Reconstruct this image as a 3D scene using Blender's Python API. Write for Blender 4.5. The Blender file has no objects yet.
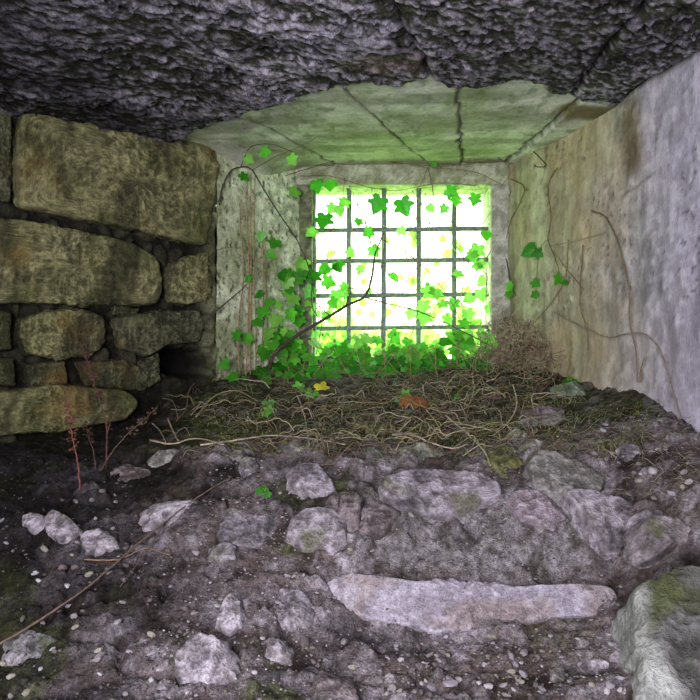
import bpy, math, random
import numpy as np
from mathutils import Vector

random.seed(7)
RNG = np.random.default_rng(7)
F = 700.0
COL = bpy.context.scene.collection

# ------------------------------------------------------------------ noise
def _h(ix, iy, iz, seed):
    h = (ix.astype(np.int64) * 374761393 + iy.astype(np.int64) * 668265263 + iz.astype(np.int64) * 2147483647 + seed * 1274126177) & 0xFFFFFFFF
    h = ((h ^ (h >> 13)) * 1274126177) & 0xFFFFFFFF
    h = ((h ^ (h >> 16)) * 2246822519) & 0xFFFFFFFF
    h = h ^ (h >> 15)
    return (h & 0xFFFFFF) / float(0xFFFFFF)

def vnoise(p, s, seed=0):
    q = p * s + 1000.0
    i = np.floor(q).astype(np.int64); f = q - i; f = f * f * f * (f * (f * 6 - 15) + 10)
    r = 0
    for dx in (0, 1):
        wx = f[:, 0] if dx else 1 - f[:, 0]
        for dy in (0, 1):
            wy = f[:, 1] if dy else 1 - f[:, 1]
            for dz in (0, 1):
                wz = f[:, 2] if dz else 1 - f[:, 2]
                r = r + wx * wy * wz * _h(i[:, 0] + dx, i[:, 1] + dy, i[:, 2] + dz, seed)
    return r * 2 - 1

def fbm(p, s, o=4, seed=0, g=.5):
    a, r, t = 1., 0, 0
    for k in range(o):
        r = r + a * vnoise(p, s, seed + k); t += a; a *= g; s *= 2.03
    return r / t

def ridged(p, s, o=4, seed=0):
    a, r, t = 1., 0, 0
    for k in range(o):
        r = r + a * (1 - np.abs(vnoise(p, s, seed + k)) * 2); t += a; a *= .55; s *= 2.1
    return r / t

def worley(p, s, seed=0):
    q = p * s + 1000.; i = np.floor(q).astype(np.int64); f = q - i
    n = len(p); F1 = np.full(n, 9.); F2 = np.full(n, 9.); ID = np.zeros(n)
    for dx in (-1, 0, 1):
        for dy in (-1, 0, 1):
            for dz in (-1, 0, 1):
                a, b, c = i[:, 0] + dx, i[:, 1] + dy, i[:, 2] + dz
                jx, jy, jz = _h(a, b, c, seed), _h(a, b, c, seed + 11), _h(a, b, c, seed + 23)
                d = np.sqrt((dx + jx - f[:, 0]) ** 2 + (dy + jy - f[:, 1]) ** 2 + (dz + jz - f[:, 2]) ** 2)
                m = d < F1
                F2 = np.where(m, F1, np.minimum(F2, d)); F1 = np.where(m, d, F1)
                ID = np.where(m, _h(a, b, c, seed + 37), ID)
    return F1, F2, ID

def sst(a, b, x):
    t = np.clip((x - a) / (b - a), 0, 1); return t * t * (3 - 2 * t)

def mix(a, b, t):
    a = np.asarray(a, float); b = np.asarray(b, float)
    if a.ndim == 1: a = a[None, :]
    if b.ndim == 1: b = b[None, :]
    return a * (1 - t[:, None]) + b * t[:, None]

# ------------------------------------------------------------------ mesh helpers
def setcol(me, c):
    at = me.color_attributes.new('Col', 'FLOAT_COLOR', 'POINT')
    a = np.ones((len(me.vertices), 4)); a[:, :3] = np.clip(c, 0, 1)
    at.data.foreach_set('color', a.ravel())

def mesh(name, V, Fc, mat, parent=None, col=None, smooth=True, loc=None):
    me = bpy.data.meshes.new(name)
    V = np.asarray(V, float)
    if loc is not None: V = V - np.asarray(loc, float)
    me.from_pydata(V.tolist(), [], Fc if isinstance(Fc, list) else Fc.tolist())
    me.update()
    if smooth: me.polygons.foreach_set('use_smooth', np.ones(len(me.polygons), bool))
    if col is not None: setcol(me, col)
    if isinstance(mat, (list, tuple)):
        for m in mat: me.materials.append(m)
    else: me.materials.append(mat)
    o = bpy.data.objects.new(name, me); COL.objects.link(o)
    if loc is not None: o.location = loc
    if parent is not None:
        o.parent = parent
        if loc is None: o.location = -Vector(parent.location)
        else: o.location = Vector(loc) - parent.location
    return o

def tag(o, label=None, cat=None, group=None, kind=None):
    if label: o['label'] = label
    if cat: o['category'] = cat
    if group: o['group'] = group
    if kind: o['kind'] = kind
    return o

def empty(name, loc=(0, 0, 0), **k):
    o = bpy.data.objects.new(name, None); COL.objects.link(o); o.location = loc
    o.empty_display_size = .05
    return tag(o, **k)

def gridfaces(nu, nv):
    i = np.arange(nu * nv).reshape(nu, nv)
    return np.stack([i[:-1, :-1].ravel(), i[1:, :-1].ravel(), i[1:, 1:].ravel(), i[:-1, 1:].ravel()], 1)

class MB:
    def __init__(s): s.V = []; s.F = []; s.C = []
    def add(s, V, Fc, c=None):
        b = len(s.V); s.V.extend([tuple(v) for v in V]); s.F.extend([tuple(b + i for i in f) for f in Fc])
        s.C.extend([c or (1, 1, 1)] * len(V))
    def tube(s, P, r0, r1=None, n=5, c=None):
        r1 = r0 if r1 is None else r1
        P = [Vector(p) for p in P]; m = len(P); V = []; up = Vector((.3, .5, .8)).normalized()
        for i, p in enumerate(P):
            t = (P[min(i + 1, m - 1)] - P[max(i - 1, 0)])
            t = t.normalized() if t.length > 1e-9 else Vector((0, 0, 1))
            a = t.cross(up)
            if a.length < .05: a = t.cross(Vector((1, 0, 0)))
            a.normalize(); b = t.cross(a); r = r0 + (r1 - r0) * i / (m - 1)
            for k in range(n):
                w = 2 * math.pi * k / n; V.append(p + a * (r * math.cos(w)) + b * (r * math.sin(w)))
        Fc = [(i * n + k, i * n + (k + 1) % n, (i + 1) * n + (k + 1) % n, (i + 1) * n + k) for i in range(m - 1) for k in range(n)]
        Fc.append(tuple(range(n - 1, -1, -1))); Fc.append(tuple(range((m - 1) * n, m * n)))
        s.add(V, Fc, c)
    def build(s, name, mat, parent=None, smooth=True, loc=None):
        return mesh(name, s.V, s.F, mat, parent, np.array(s.C), smooth, loc)

def spline(P, sub=6, wob=0.0, rnd=random):
    P = [Vector(p) for p in P]
    if len(P) < 2: return P
    Q = [P[0] * 2 - P[1]] + P + [P[-1] * 2 - P[-2]]; out = []
    for i in range(1, len(Q) - 2):
        a, b, c, d = Q[i - 1:i + 3]
        for k in range(sub):
            t = k / sub
            out.append(.5 * ((2 * b) + (c - a) * t + (2 * a - 5 * b + 4 * c - d) * t * t + (3 * b - a - 3 * c + d) * t ** 3))
    out.append(P[-1])
    if wob: out = [p + Vector((rnd.uniform(-wob, wob), rnd.uniform(-wob, wob), rnd.uniform(-wob, wob))) for p in out]
    return out

# ------------------------------------------------------------------ materials
def stone_mat(name, s1=30, s2=140, bump=.6, var=.35, rough=.92, tint=None, dist=.01, streak=None):
    m = bpy.data.materials.new(name); m.use_nodes = True; N = m.node_tree.nodes; L = m.node_tree.links
    b = N['Principled BSDF']; b.inputs['Roughness'].default_value = rough; b.inputs['Specular IOR Level'].default_value = .25
    at = N.new('ShaderNodeAttribute'); at.attribute_name = 'Col'
    tc = N.new('ShaderNodeTexCoord')
    mp = N.new('ShaderNodeMapping'); L.new(tc.outputs['Object'], mp.inputs[0])
    if streak: mp.inputs['Scale'].default_value = streak
    def noise(s, d=6, r=.65):
        n = N.new('ShaderNodeTexNoise'); n.inputs['Scale'].default_value = s; n.inputs['Detail'].default_value = d
        n.inputs['Roughness'].default_value = r; L.new(mp.outputs[0], n.inputs['Vector']); return n
    n1, n2 = noise(s1), noise(s2, 4, .7)
    ad = N.new('ShaderNodeMath'); ad.operation = 'ADD'; L.new(n1.outputs[0], ad.inputs[0]); L.new(n2.outputs[0], ad.inputs[1])
    mr = N.new('ShaderNodeMapRange'); mr.inputs[1].default_value = .78; mr.inputs[2].default_value = 1.22
    mr.inputs[3].default_value = 1 - var; mr.inputs[4].default_value = 1 + var; L.new(ad.outputs[0], mr.inputs[0])
    mu = N.new('ShaderNodeMix'); mu.data_type = 'RGBA'; mu.blend_type = 'MULTIPLY'; mu.inputs[0].default_value = 1
    L.new(at.outputs['Color'], mu.inputs[6]); L.new(mr.outputs[0], mu.inputs[7]); L.new(mu.outputs[2], b.inputs['Base Color'])
    bp = N.new('ShaderNodeBump'); bp.inputs['Strength'].default_value = bump; bp.inputs['Distance'].default_value = dist
    L.new(ad.outputs[0], bp.inputs['Height']); L.new(bp.outputs[0], b.inputs['Normal'])
    return m

def plain_mat(name, col, rough=.8, metal=0, var=.3, scale=40, bump=.2, attr=False):
    m = bpy.data.materials.new(name); m.use_nodes = True; N = m.node_tree.nodes; L = m.node_tree.links
    b = N['Principled BSDF']; b.inputs['Roughness'].default_value = rough; b.inputs['Metallic'].default_value = metal
    tc = N.new('ShaderNodeTexCoord'); n = N.new('ShaderNodeTexNoise'); n.inputs['Scale'].default_value = scale; n.inputs['Detail'].default_value = 5
    L.new(tc.outputs['Object'], n.inputs[0])
    mr = N.new('ShaderNodeMapRange'); mr.inputs[1].default_value = .3; mr.inputs[2].default_value = .7; mr.inputs[3].default_value = 1 - var; mr.inputs[4].default_value = 1 + var
    L.new(n.outputs[0], mr.inputs[0])
    mu = N.new('ShaderNodeMix'); mu.data_type = 'RGBA'; mu.blend_type = 'MULTIPLY'; mu.inputs[0].default_value = 1
    mu.inputs[6].default_value = (*col, 1); L.new(mr.outputs[0], mu.inputs[7])
    if attr:
        at = N.new('ShaderNodeAttribute'); at.attribute_name = 'Col'; L.new(at.outputs['Color'], mu.inputs[6])
    L.new(mu.outputs[2], b.inputs['Base Color'])
    bp = N.new('ShaderNodeBump'); bp.inputs['Strength'].default_value = bump; bp.inputs['Distance'].default_value = .003
    L.new(n.outputs[0], bp.inputs['Height']); L.new(bp.outputs[0], b.inputs['Normal'])
    return m

def leaf_mat(name, tr=.55, gain=1.0):
    m = bpy.data.materials.new(name); m.use_nodes = True; N = m.node_tree.nodes; L = m.node_tree.links
    b = N['Principled BSDF']; b.inputs['Roughness'].default_value = .45; out = N['Material Output']
    at = N.new('ShaderNodeAttribute'); at.attribute_name = 'Col'
    tc = N.new('ShaderNodeTexCoord'); n = N.new('ShaderNodeTexNoise'); n.inputs['Scale'].default_value = 25; L.new(tc.outputs['Object'], n.inputs[0])
    mr = N.new('ShaderNodeMapRange'); mr.inputs[3].default_value = .7; mr.inputs[4].default_value = 1.3; L.new(n.outputs[0], mr.inputs[0])
    mu = N.new('ShaderNodeMix'); mu.data_type = 'RGBA'; mu.blend_type = 'MULTIPLY'; mu.inputs[0].default_value = 1
    L.new(at.outputs['Color'], mu.inputs[6]); L.new(mr.outputs[0], mu.inputs[7]); L.new(mu.outputs[2], b.inputs['Base Color'])
    t = N.new('ShaderNodeBsdfTranslucent'); g = N.new('ShaderNodeMix'); g.data_type = 'RGBA'; g.blend_type = 'MULTIPLY'; g.inputs[0].default_value = 1
    L.new(mu.outputs[2], g.inputs[6]); g.inputs[7].default_value = (.75 * gain, 1.0 * gain, .8 * gain, 1); L.new(g.outputs[2], t.inputs[0])
    ms = N.new('ShaderNodeMixShader'); ms.inputs[0].default_value = tr
    L.new(b.outputs[0], ms.inputs[1]); L.new(t.outputs[0], ms.inputs[2]); L.new(ms.outputs[0], out.inputs[0])
    return m

M_CEIL = stone_mat('rough_vault_rock', 34, 150, 1.0, .65, dist=.02, streak=(1.5, .8, 1))
M_SLAB = stone_mat('smooth_ceiling_slab', 9, 60, .35, .22, dist=.006)
M_WALL = stone_mat('plastered_wall', 14, 110, .55, .22, dist=.008, streak=(1.6, 1.6, .6))
M_BLOCK = stone_mat('mossy_ashlar', 22, 110, .8, .35, dist=.012)
M_MORTAR = stone_mat('mossy_mortar', 25, 110, .9, .5, dist=.02)
M_SOIL = stone_mat('rubble_soil', 50, 170, 1.0, .6, dist=.012)
M_ROCK = stone_mat('limestone_rubble', 30, 130, .9, .42, dist=.010)
M_GREEN = stone_mat('lichen_boulder', 9, 60, .9, .3, dist=.02)
M_GRIT = stone_mat('grit', 60, 200, .4, .3)
M_FRAME = stone_mat('window_stone', 18, 90, .6, .25, dist=.008)
M_IRON = plain_mat('flare_washed_iron', (.20, .26, .22), .75, .3, .4, 60, .5)  # grey-green veil of window flare put into the bar colour
M_VINE = plain_mat('vine_stem', (.12, .09, .05), .8, 0, .35, 60, .3, attr=True)
M_DRY = plain_mat('dry_root', (.2, .17, .11), .85, 0, .35, 80, .3, attr=True)
M_LEAF = leaf_mat('ivy_leaf', .5)
M_OUT = leaf_mat('outdoor_leaf', .5, 1.1)
M_DEAD = leaf_mat('dead_leaf', .25)

# ------------------------------------------------------------------ plan of the place (camera at origin looking +Y)
def ray(px, py): return np.array([(px - 350) / F, 1.0, (350 - py) / F])
def at(px, py, Y): return ray(px, py) * Y

class Wall:                                             # vertical wall through a to b, d = unit direction, n points into the room
    def __init__(s, a, b, flip):
        s.a = np.array([*a, 0.]); d = np.array([b[0] - a[0], b[1] - a[1], 0.]); s.len = np.linalg.norm(d); s.d = d / s.len
        s.n = np.array([-s.d[1], s.d[0], 0.]) * flip
    def hit(s, px, py, off=0.0):
        r = ray(px, py); o = s.a + s.n * off; t = o.dot(s.n) / r.dot(s.n); return r * t
    def uz(s, px, py):
        p = s.hit(px, py); return (p - s.a).dot(s.d), p[2]
WR = Wall((.993, 4.42), (1.375, 2.75), -1)              # right
WL = Wall((-.752, 3.9), (-1.6, 3.2), 1)                 # left, ashlar
WJ = Wall((-.314, 4.42), (-.752, 3.9), 1)               # left jamb
for w in (WR, WL, WJ):
    if w.n.dot(w.a) > 0: w.n = -w.n

# --- rubble heights: thin plate spline through surveyed points
cp = []
for px, py, Y in [(310, 358, 4.4), (400, 360, 4.4), (500, 360, 4.4), (215, 380, 3.9), (300, 383, 3.9), (400, 382, 3.85), (490, 378, 3.85), (560, 373, 3.78),
                  (600, 386, 3.417), (640, 390, 3.116), (700, 430, 2.75), (500, 402, 3.45), (400, 405, 3.45), (300, 408, 3.45), (100, 430, 3.49), (0, 445, 3.2),
                  (100, 455, 3.1), (200, 432, 3.2), (200, 450, 3.0), (300, 445, 3.0), (400, 445, 2.98), (500, 445, 2.92), (600, 442, 2.78), (700, 475, 2.42), (600, 415, 3.05),
                  (0, 495, 2.72), (120, 500, 2.68), (250, 500, 2.62), (400, 500, 2.62), (520, 495, 2.6), (650, 510, 2.42),
                  (0, 570, 2.35), (200, 570, 2.32), (370, 577, 2.36), (440, 577, 2.36), (520, 581, 2.36), (600, 586, 2.36), (370, 626, 2.23), (440, 634, 2.235), (520, 626, 2.235), (600, 614, 2.25), (300, 580, 2.30), (450, 530, 2.55), (700, 570, 2.15),
                  (0, 640, 2.05), (200, 640, 2.05), (400, 645, 2.15), (500, 645, 2.16), (590, 645, 2.14), (0, 700, 1.83), (250, 700, 1.83), (450, 700, 1.89), (550, 700, 1.88), (650, 700, 1.78)]:
    p = at(px, py, Y); cp.append(p)
for x, y, z in [(-2, 1, -1), (-1, 1, -.98), (0, 1, -.98), (1, 1, -.98), (2, 1, -1), (-2, 0, -1.), (0, 0, -1.), (2, 0, -1.), (0, -2, -1), (-2.5, -2, -1), (2.5, -2, -1),
                (-1.9, 2.9, -.55), (-2.2, 2.2, -.8), (1.7, 2.3, -.48), (2.0, 1.6, -.75), (1.5, 4.4, -.1), (-1.5, 4.4, -.3), (-.5, 4.45, -.06)]:
    cp.append(np.array([x, y, z]))
cp = np.array(cp)
def tk(r2): return np.where(r2 > 1e-12, .5 * r2 * np.log(r2 + 1e-12), 0)
A = tk(((cp[:, None, :2] - cp[None, :, :2]) ** 2).sum(-1)) + np.eye(len(cp)) * .002
Pm = np.c_[np.ones(len(cp)), cp[:, :2]]
Wt = np.linalg.solve(np.block([[A, Pm], [Pm.T, np.zeros((3, 3))]]), np.r_[cp[:, 2], 0, 0, 0])
def hbase(x, y):
    sh = np.shape(x); x = np.ravel(x); y = np.ravel(y); r = Wt[-3] + Wt[-2] * x + Wt[-1] * y
    for i in range(len(cp)): r = r + Wt[i] * tk((x - cp[i, 0]) ** 2 + (y - cp[i, 1]) ** 2)
    return r.reshape(sh)

# --- terrain grid
gx = np.unique(np.round(np.r_[np.arange(-3.0, -1.8, .08), np.arange(-1.8, 1.8, .0085), np.arange(1.8, 3.01, .08)], 5))
gy = np.unique(np.round(np.r_[np.arange(-2.2, 1.6, .08), np.arange(1.6, 4.47, .0085)], 5))
GX, GY = np.meshgrid(gx, gy, indexing='ij')
HB = hbase(GX, GY)
P0 = np.c_[GX.ravel(), GY.ravel(), HB.ravel()]
P2 = P0 * [1, 1, .3]
warp = np.c_[fbm(P2, 5, 3, 1), fbm(P2, 5, 3, 5), np.zeros(len(P2))] * .035
f1, f2, idA = worley(P2 * [.75, 1, 1] + warp * 1.5, 6.0, 3)
g1, g2, idB = worley(P2 + warp * .5, 19, 9)
k1, k2, idC = worley(P2 + warp * .3, 48, 19)
Y_ = P0[:, 1]; X_ = P0[:, 0]
ledge = sst(2.88, 3.12, Y_ + .10 * fbm(P2, 4, 2, 77) + .08 * X_)
plA = sst(.02, .22, f2 - f1) * (idA > .45); plB = sst(.03, .25, g2 - g1) * (idB > .35); plC = sst(.05, .3, k2 - k1)
flow = 1 - .55 * ledge
dsp = flow * (.040 * plA * idA * (.8 + .5 * fbm(P2, 16, 4, 35)) + .010 * plB * idB + .005 * plC * idC + .010 * ridged(P2, 22, 3, 37)) + .022 * fbm(P2, 3.5, 4, 31) + .007 * fbm(P2, 45, 3, 41) - .015 * sst(.1, .5, fbm(P2, 9, 3, 51))
H = HB + (dsp - .012).reshape(HB.shape)
ROW = H

def Hs(x, y):
    x = np.asarray(x, float); y = np.asarray(y, float)
    i = np.clip(np.searchsorted(gx, x) - 1, 0, len(gx) - 2); j = np.clip(np.searchsorted(gy, y) - 1, 0, len(gy) - 2)
    u = np.clip((x - gx[i]) / (gx[i + 1] - gx[i]), 0, 1); v = np.clip((y - gy[j]) / (gy[j + 1] - gy[j]), 0, 1)
    return H[i, j] * (1 - u) * (1 - v) + H[i + 1, j] * u * (1 - v) + H[i, j + 1] * (1 - u) * v + H[i + 1, j + 1] * u * v
def ground(px, py, lift=0.0):
    r = ray(px, py); ys = np.arange(1.3, 4.44, .006); z = Hs(r[0] * ys, ys)
    k = np.nonzero(r[2] * ys < z)[0]
    Y = ys[k[0]] if len(k) else 4.3
    return np.array([r[0] * Y, Y, float(Hs(r[0] * Y, Y)) + lift])
def gxy(x, y, lift=0.0): return np.array([x, y, float(Hs(x, y)) + lift])

# --- terrain colour, with the weaker light of the left side darkened in
nA = fbm(P2, 2.2, 4, 61); nB = fbm(P2, 14, 4, 71); nC = fbm(P2, 40, 3, 81)
pale = mix((.27, .245, .26), (.44, .41, .435), np.clip(idA * .6 + idB * .4, 0, 1))
dirt = mix((.05, .038, .03), (.17, .135, .115), sst(-.5, .5, nB))
dust = mix((.155, .13, .125), (.25, .215, .21), sst(-.4, .4, nC))
plq = sst(-.15, .2, fbm(P2 * [1, 1.5, 1], 4.2, 5, 65, .6))
stone = np.clip(-.05 + .85 * plq + .6 * np.maximum(plA * .9, plB * .8) * (.35 + .65 * plC) + .5 * nA, 0, 1)
c = mix(dirt, mix(dust, pale, np.clip(idB + .3 * nC, 0, 1)), stone)
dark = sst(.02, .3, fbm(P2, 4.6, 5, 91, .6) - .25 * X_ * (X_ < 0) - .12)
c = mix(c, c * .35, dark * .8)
mossc = mix((.045, .055, .02), (.13, .15, .045), sst(-.4, .5, nC + nB * .5))
c = mix(c, mossc, np.clip(.75 * sst(.12, .4, fbm(P2, 4.5, 4, 101)) * (1 - ledge) * (.35 + .65 * (X_ < .0)), 0, 1))
lc = mix((.045, .038, .022), (.13, .115, .07), sst(-.3, .5, nC)); lc = mix(lc, mossc, sst(-.15, .3, fbm(P2, 5, 4, 111)))
lc = mix(lc, (.22, .21, .19), (plB * (idB > .7) * .7))
c = mix(c, lc, ledge * .93)
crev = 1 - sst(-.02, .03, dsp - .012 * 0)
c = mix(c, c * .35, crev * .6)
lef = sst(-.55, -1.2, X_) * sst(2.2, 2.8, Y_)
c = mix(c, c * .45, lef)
tm = sst(2.34, 2.42, Y_) * sst(2.75, 2.6, Y_) * sst(.0, .12, X_) * sst(1.0, .85, X_)
c = mix(c, mix((.13, .12, .105), (.36, .345, .35), sst(-.45, .35, nC + .8 * nB)), tm * .75)
c = c * .9
c = c * (1 - .5 * sst(-.1, -1.0, X_ / np.maximum(Y_, .5) * 2))[:, None]  # left side darkened in the colour in place of weaker light
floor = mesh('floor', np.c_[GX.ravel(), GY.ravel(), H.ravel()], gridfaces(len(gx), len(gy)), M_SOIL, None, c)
tag(floor, 'rubble and soil slope rising to the window', kind='structure')

# ------------------------------------------------------------------ ceiling
ZC = 1.145
def czone_xy(px, py): r = ray(px, py); return r[0] / r[2] * ZC, ZC / r[2]
bd = [czone_xy(*q) for q in [(-40, 128), (60, 128), (165, 141), (185, 128), (215, 116), (245, 105), (290, 97), (335, 86), (352, 80), (400, 84), (430, 78), (462, 84), (520, 78), (556, 92), (585, 103), (622, 106), (700, 112)]]
bx = np.array([b[0] for b in bd]); by = np.array([b[1] for b in bd])
cgx = np.unique(np.round(np.r_[np.arange(-3, -1.9, .08), np.arange(-1.9, 1.9, .0095), np.arange(1.9, 3.01, .08)], 5))
cgy = np.unique(np.round(np.r_[np.arange(-2.2, 2.0, .08), np.arange(2.0, 4.46, .0085)], 5))
CX, CY = np.meshgrid(cgx, cgy, indexing='ij')
cP = np.c_[CX.ravel(), CY.ravel(), np.zeros(CX.size)]
cx, cy = cP[:, 0], cP[:, 1]
zb = 1.145 + .012 * cx - .02 * (cy - 3.2) + .035 * sst(3.6, 4.4, cy) - .22 * sst(-.25, -.7, cx) * sst(3.75, 4.4, cy) - .015 * sst(-.7, -1.7, cx)
edge = np.interp(cx, bx, by) + .05 * fbm(cP, 7, 3, 201)
rough = 1 - sst(-.012, .02, cy - edge)
def segd(p, pts):
    d = np.full(len(p), 9.)
    for a, b in zip(pts[:-1], pts[1:]):
        a = np.array(a); b = np.array(b); ab = b - a; t = np.clip(((p - a) @ ab) / (ab @ ab), 0, 1)
        d = np.minimum(d, np.linalg.norm(p - a - t[:, None] * ab, axis=1))
    return d
q2 = np.c_[cx, cy] + np.c_[fbm(cP, 12, 3, 211), fbm(cP, 12, 3, 215)] * .022
def crack(pts, q=q2): return segd(q, [czone_xy(*k) for k in pts])
ct = mix(cP, cP, np.zeros(len(cP)))
rot = np.c_[cx * .8 + cy * .6, (-cx * .6 + cy * .8) * 1.9, cP[:, 2]]
rg = ridged(rot, 6, 5, 221); fb = fbm(rot, 3.2, 4, 231); fine = fbm(rot, 34, 4, 241); ch = ridged(rot, 19, 3, 245)
w1, w2, wid = worley(rot + np.c_[fb, fb, fb * 0] * .12, 5.5, 251)
relief = .009 * rg + .022 * fb + .0085 * fine + .007 * ch + .010 * wid * sst(.0, .2, w2 - w1)
right_smooth = sst(.0, .9, cx) * .5
relief = relief * (1 - right_smooth)
zr = zb - .004 - (relief + .006)
ck = np.minimum.reduce([crack([(655, -20), (640, 18), (612, 45), (588, 72), (576, 96)]), crack([(432, 80), (425, 60), (395, 20), (380, -30)]), crack([(0, 60), (80, 100), (170, 100)]) + .0])
dw = -((cP - WR.a) @ -WR.n) if False else np.abs((cP - WR.a) @ WR.n)
gap = sst(.05, .015, dw + .015 * fbm(cP, 8, 3, 283)) * sst(3.35, 3.1, cy)
gro = np.maximum(np.exp(-(ck / .014) ** 2), gap)
v1, v2, vid = worley(rot * [1, .6, 1] + np.c_[fb, fine, fb * 0] * .22, 2.6, 285)
net = sst(.07, .0, v2 - v1) * sst(-.2, .2, fbm(cP, 2, 3, 287))
zr = zr + .03 * gro + .012 * net + .016 * (vid - .5)
slabn = .006 * fbm(cP, 4, 3, 261) + .003 * fbm(cP, 30, 3, 271)
seams = [[(338, 84), (362, 105), (400, 140), (425, 165)], [(457, 82), (459, 110), (461, 150), (463, 170)], [(580, 102), (545, 130), (522, 152), (505, 168)], [(226, 112), (270, 128), (320, 158), (345, 172)]]
sd = np.minimum.reduce([crack(s) for s in seams])
zs = zb - slabn + .02 * np.exp(-(sd / .008) ** 2)
# shallow step of each slab against the next
sid = np.zeros(len(cP), int)
for s in seams:
    pts = [czone_xy(*k) for k in s]; (x0, y0), (x1, y1) = pts[0], pts[-1]
    sid += (((x1 - x0) * (cy - y0) - (y1 - y0) * (cx - x0)) < 0).astype(int)
zs = zs + np.array([0, .006, -.005, .007, -.012])[np.clip(sid, 0, 4)]
CZ = zs * (1 - rough) + zr * rough
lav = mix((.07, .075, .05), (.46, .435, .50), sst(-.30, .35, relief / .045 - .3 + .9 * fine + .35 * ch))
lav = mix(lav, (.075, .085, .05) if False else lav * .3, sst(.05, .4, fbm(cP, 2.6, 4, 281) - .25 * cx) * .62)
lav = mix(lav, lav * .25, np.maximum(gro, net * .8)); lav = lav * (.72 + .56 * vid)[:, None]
lav = lav * (1 - .4 * sst(-.1, -1.2, cx))[:, None]  # weaker light on the left painted in as a darker tone
pk = sst(.15, .02, segd(np.c_[cx, cy], [czone_xy(370, 62), czone_xy(410, 62)])) ; lav = mix(lav, (.34, .27, .23), pk * .5)
sn = fbm(cP * [1, 2.5, 1], 3.0, 4, 291)
sl = mix((.34, .34, .29), (.60, .60, .55), sst(-.35, .35, sn))
sl = mix(sl, (.23, .27, .15), sst(.0, .45, fbm(cP, 5, 4, 295)) * .5)
sl = mix(sl, (.05, .045, .03), np.exp(-(sd / .009) ** 2) * .85)
sl = mix(sl, (.12, .15, .06), sst(.25, .5, fbm(cP * [1, .6, 1], 22, 4, 297)) * .45)
sl = mix(sl, (.30, .34, .18), sst(-.1, .4, fbm(cP, 1.8, 3, 298)) * .4)
bl = segd(np.c_[cx, cy], [czone_xy(575, 112), czone_xy(620, 113)]); sl = mix(sl, (.15, .115, .05), sst(.13, .06, bl) * .85)
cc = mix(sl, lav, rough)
ceil_all = np.c_[cx, cy, CZ]
fc = gridfaces(len(cgx), len(cgy))
reg = np.where(rough > .5, 9, sid)[fc[:, 0]]
def sub(name, sel, mat, parent, label=None):
    f = fc[sel]; u, inv = np.unique(f, return_inverse=True)
    o = mesh(name, ceil_all[u], inv.reshape(f.shape), mat, parent, cc[u])
    if label: o['label'] = label
    return o
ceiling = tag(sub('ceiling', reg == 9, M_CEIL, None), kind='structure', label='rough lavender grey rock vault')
for k in range(5):
    if (reg == k).any(): sub('ceiling_slab', reg == k, M_SLAB, ceiling, 'smooth green tinted ceiling slab')

# ------------------------------------------------------------------ walls
def sheet(w, u0, u1, z0, z1, step, fine_u):
    us = np.unique(np.round(np.r_[np.arange(u0, fine_u[0], .07), np.arange(fine_u[0], fine_u[1], step), np.arange(fine_u[1], u1 + .001, .07)], 5))
    zs_ = np.unique(np.round(np.arange(z0, z1, step), 5))
    U, Z = np.meshgrid(us, zs_, indexing='ij'); U = U.ravel(); Z = Z.ravel()
    P = w.a + U[:, None] * w.d; P[:, 2] = Z
    return U, Z, P, gridfaces(len(us), len(zs_))
# right wall
U, Z, P, fr = sheet(WR, -.05, 6.6, -1.15, 1.26, .0105, (-.05, 2.3))
S = P * [1, 1, .35]
big = fbm(P, 1.4, 3, 301); st = fbm(np.c_[U * 1.0, U * 0, Z * .16], 7, 4, 311); fn = fbm(P, 26, 4, 321)
pits = sst(.38, .5, fbm(P, 55, 3, 331)) * sst(-.1, .2, fbm(P, 3, 2, 332))
def wd(w, U, Z, pts, q=None):
    pp = np.array([w.uz(*k) for k in pts]); qq = np.c_[U, Z] + np.c_[fbm(np.c_[U, Z, Z * 0], 14, 3, 341), fbm(np.c_[U, Z, Z * 0], 14, 3, 345)] * .012
    return segd(qq, pp)
seam = np.minimum.reduce([wd(WR, U, Z, [(620, 196), (652, 172)]), wd(WR, U, Z, [(596, 148), (540, 158)]) + .004, wd(WR, U, Z, [(580, 285), (640, 290)]) + .006])
disp = .028 * big + .006 * fn + .006 * st - .008 * pits - .007 * np.exp(-(seam / .006) ** 2)
P = P + WR.n * disp[:, None]
t = sst(.85, 1.75, U + .28 * fbm(P, 1.8, 3, 351) + .1 * Z)
cream = mix((.33, .31, .235), (.46, .445, .33), sst(-.4, .4, fn + .6 * big))
cream = mix(cream, (.27, .33, .17), sst(-.1, .5, fbm(P, 3.2, 4, 361)) * .45)
cream = mix(cream, (.50, .40, .23), sst(.1, .45, fbm(P, 2.6, 3, 363)) * .45)
cream = mix(cream, (.24, .20, .12), sst(.05, .42, st) * .5)
gyl = mix((.30, .285, .33), (.43, .41, .48), sst(-.4, .4, fn + st))
cw = mix(cream, gyl, t)
cw = mix(cw, (.16, .12, .06), sst(.13, .03, wd(WR, U, Z, [(629, 118), (632, 158)]) + .05 * np.abs(fn)) * .75)
cw = mix(cw, (.10, .09, .06), np.exp(-(seam / .006) ** 2) * .6)
cw = mix(cw, cw * .3, pits * .8)
cw = cw * (1 - .35 * sst(.1, .5, fbm(np.c_[U, U * 0, Z * .3], 11, 5, 371, .65)))[:, None]
wr = mesh('wall_right', P, fr, M_WALL, None, cw); tag(wr, 'pale plastered stone reveal right of the window', kind='structure')

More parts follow.
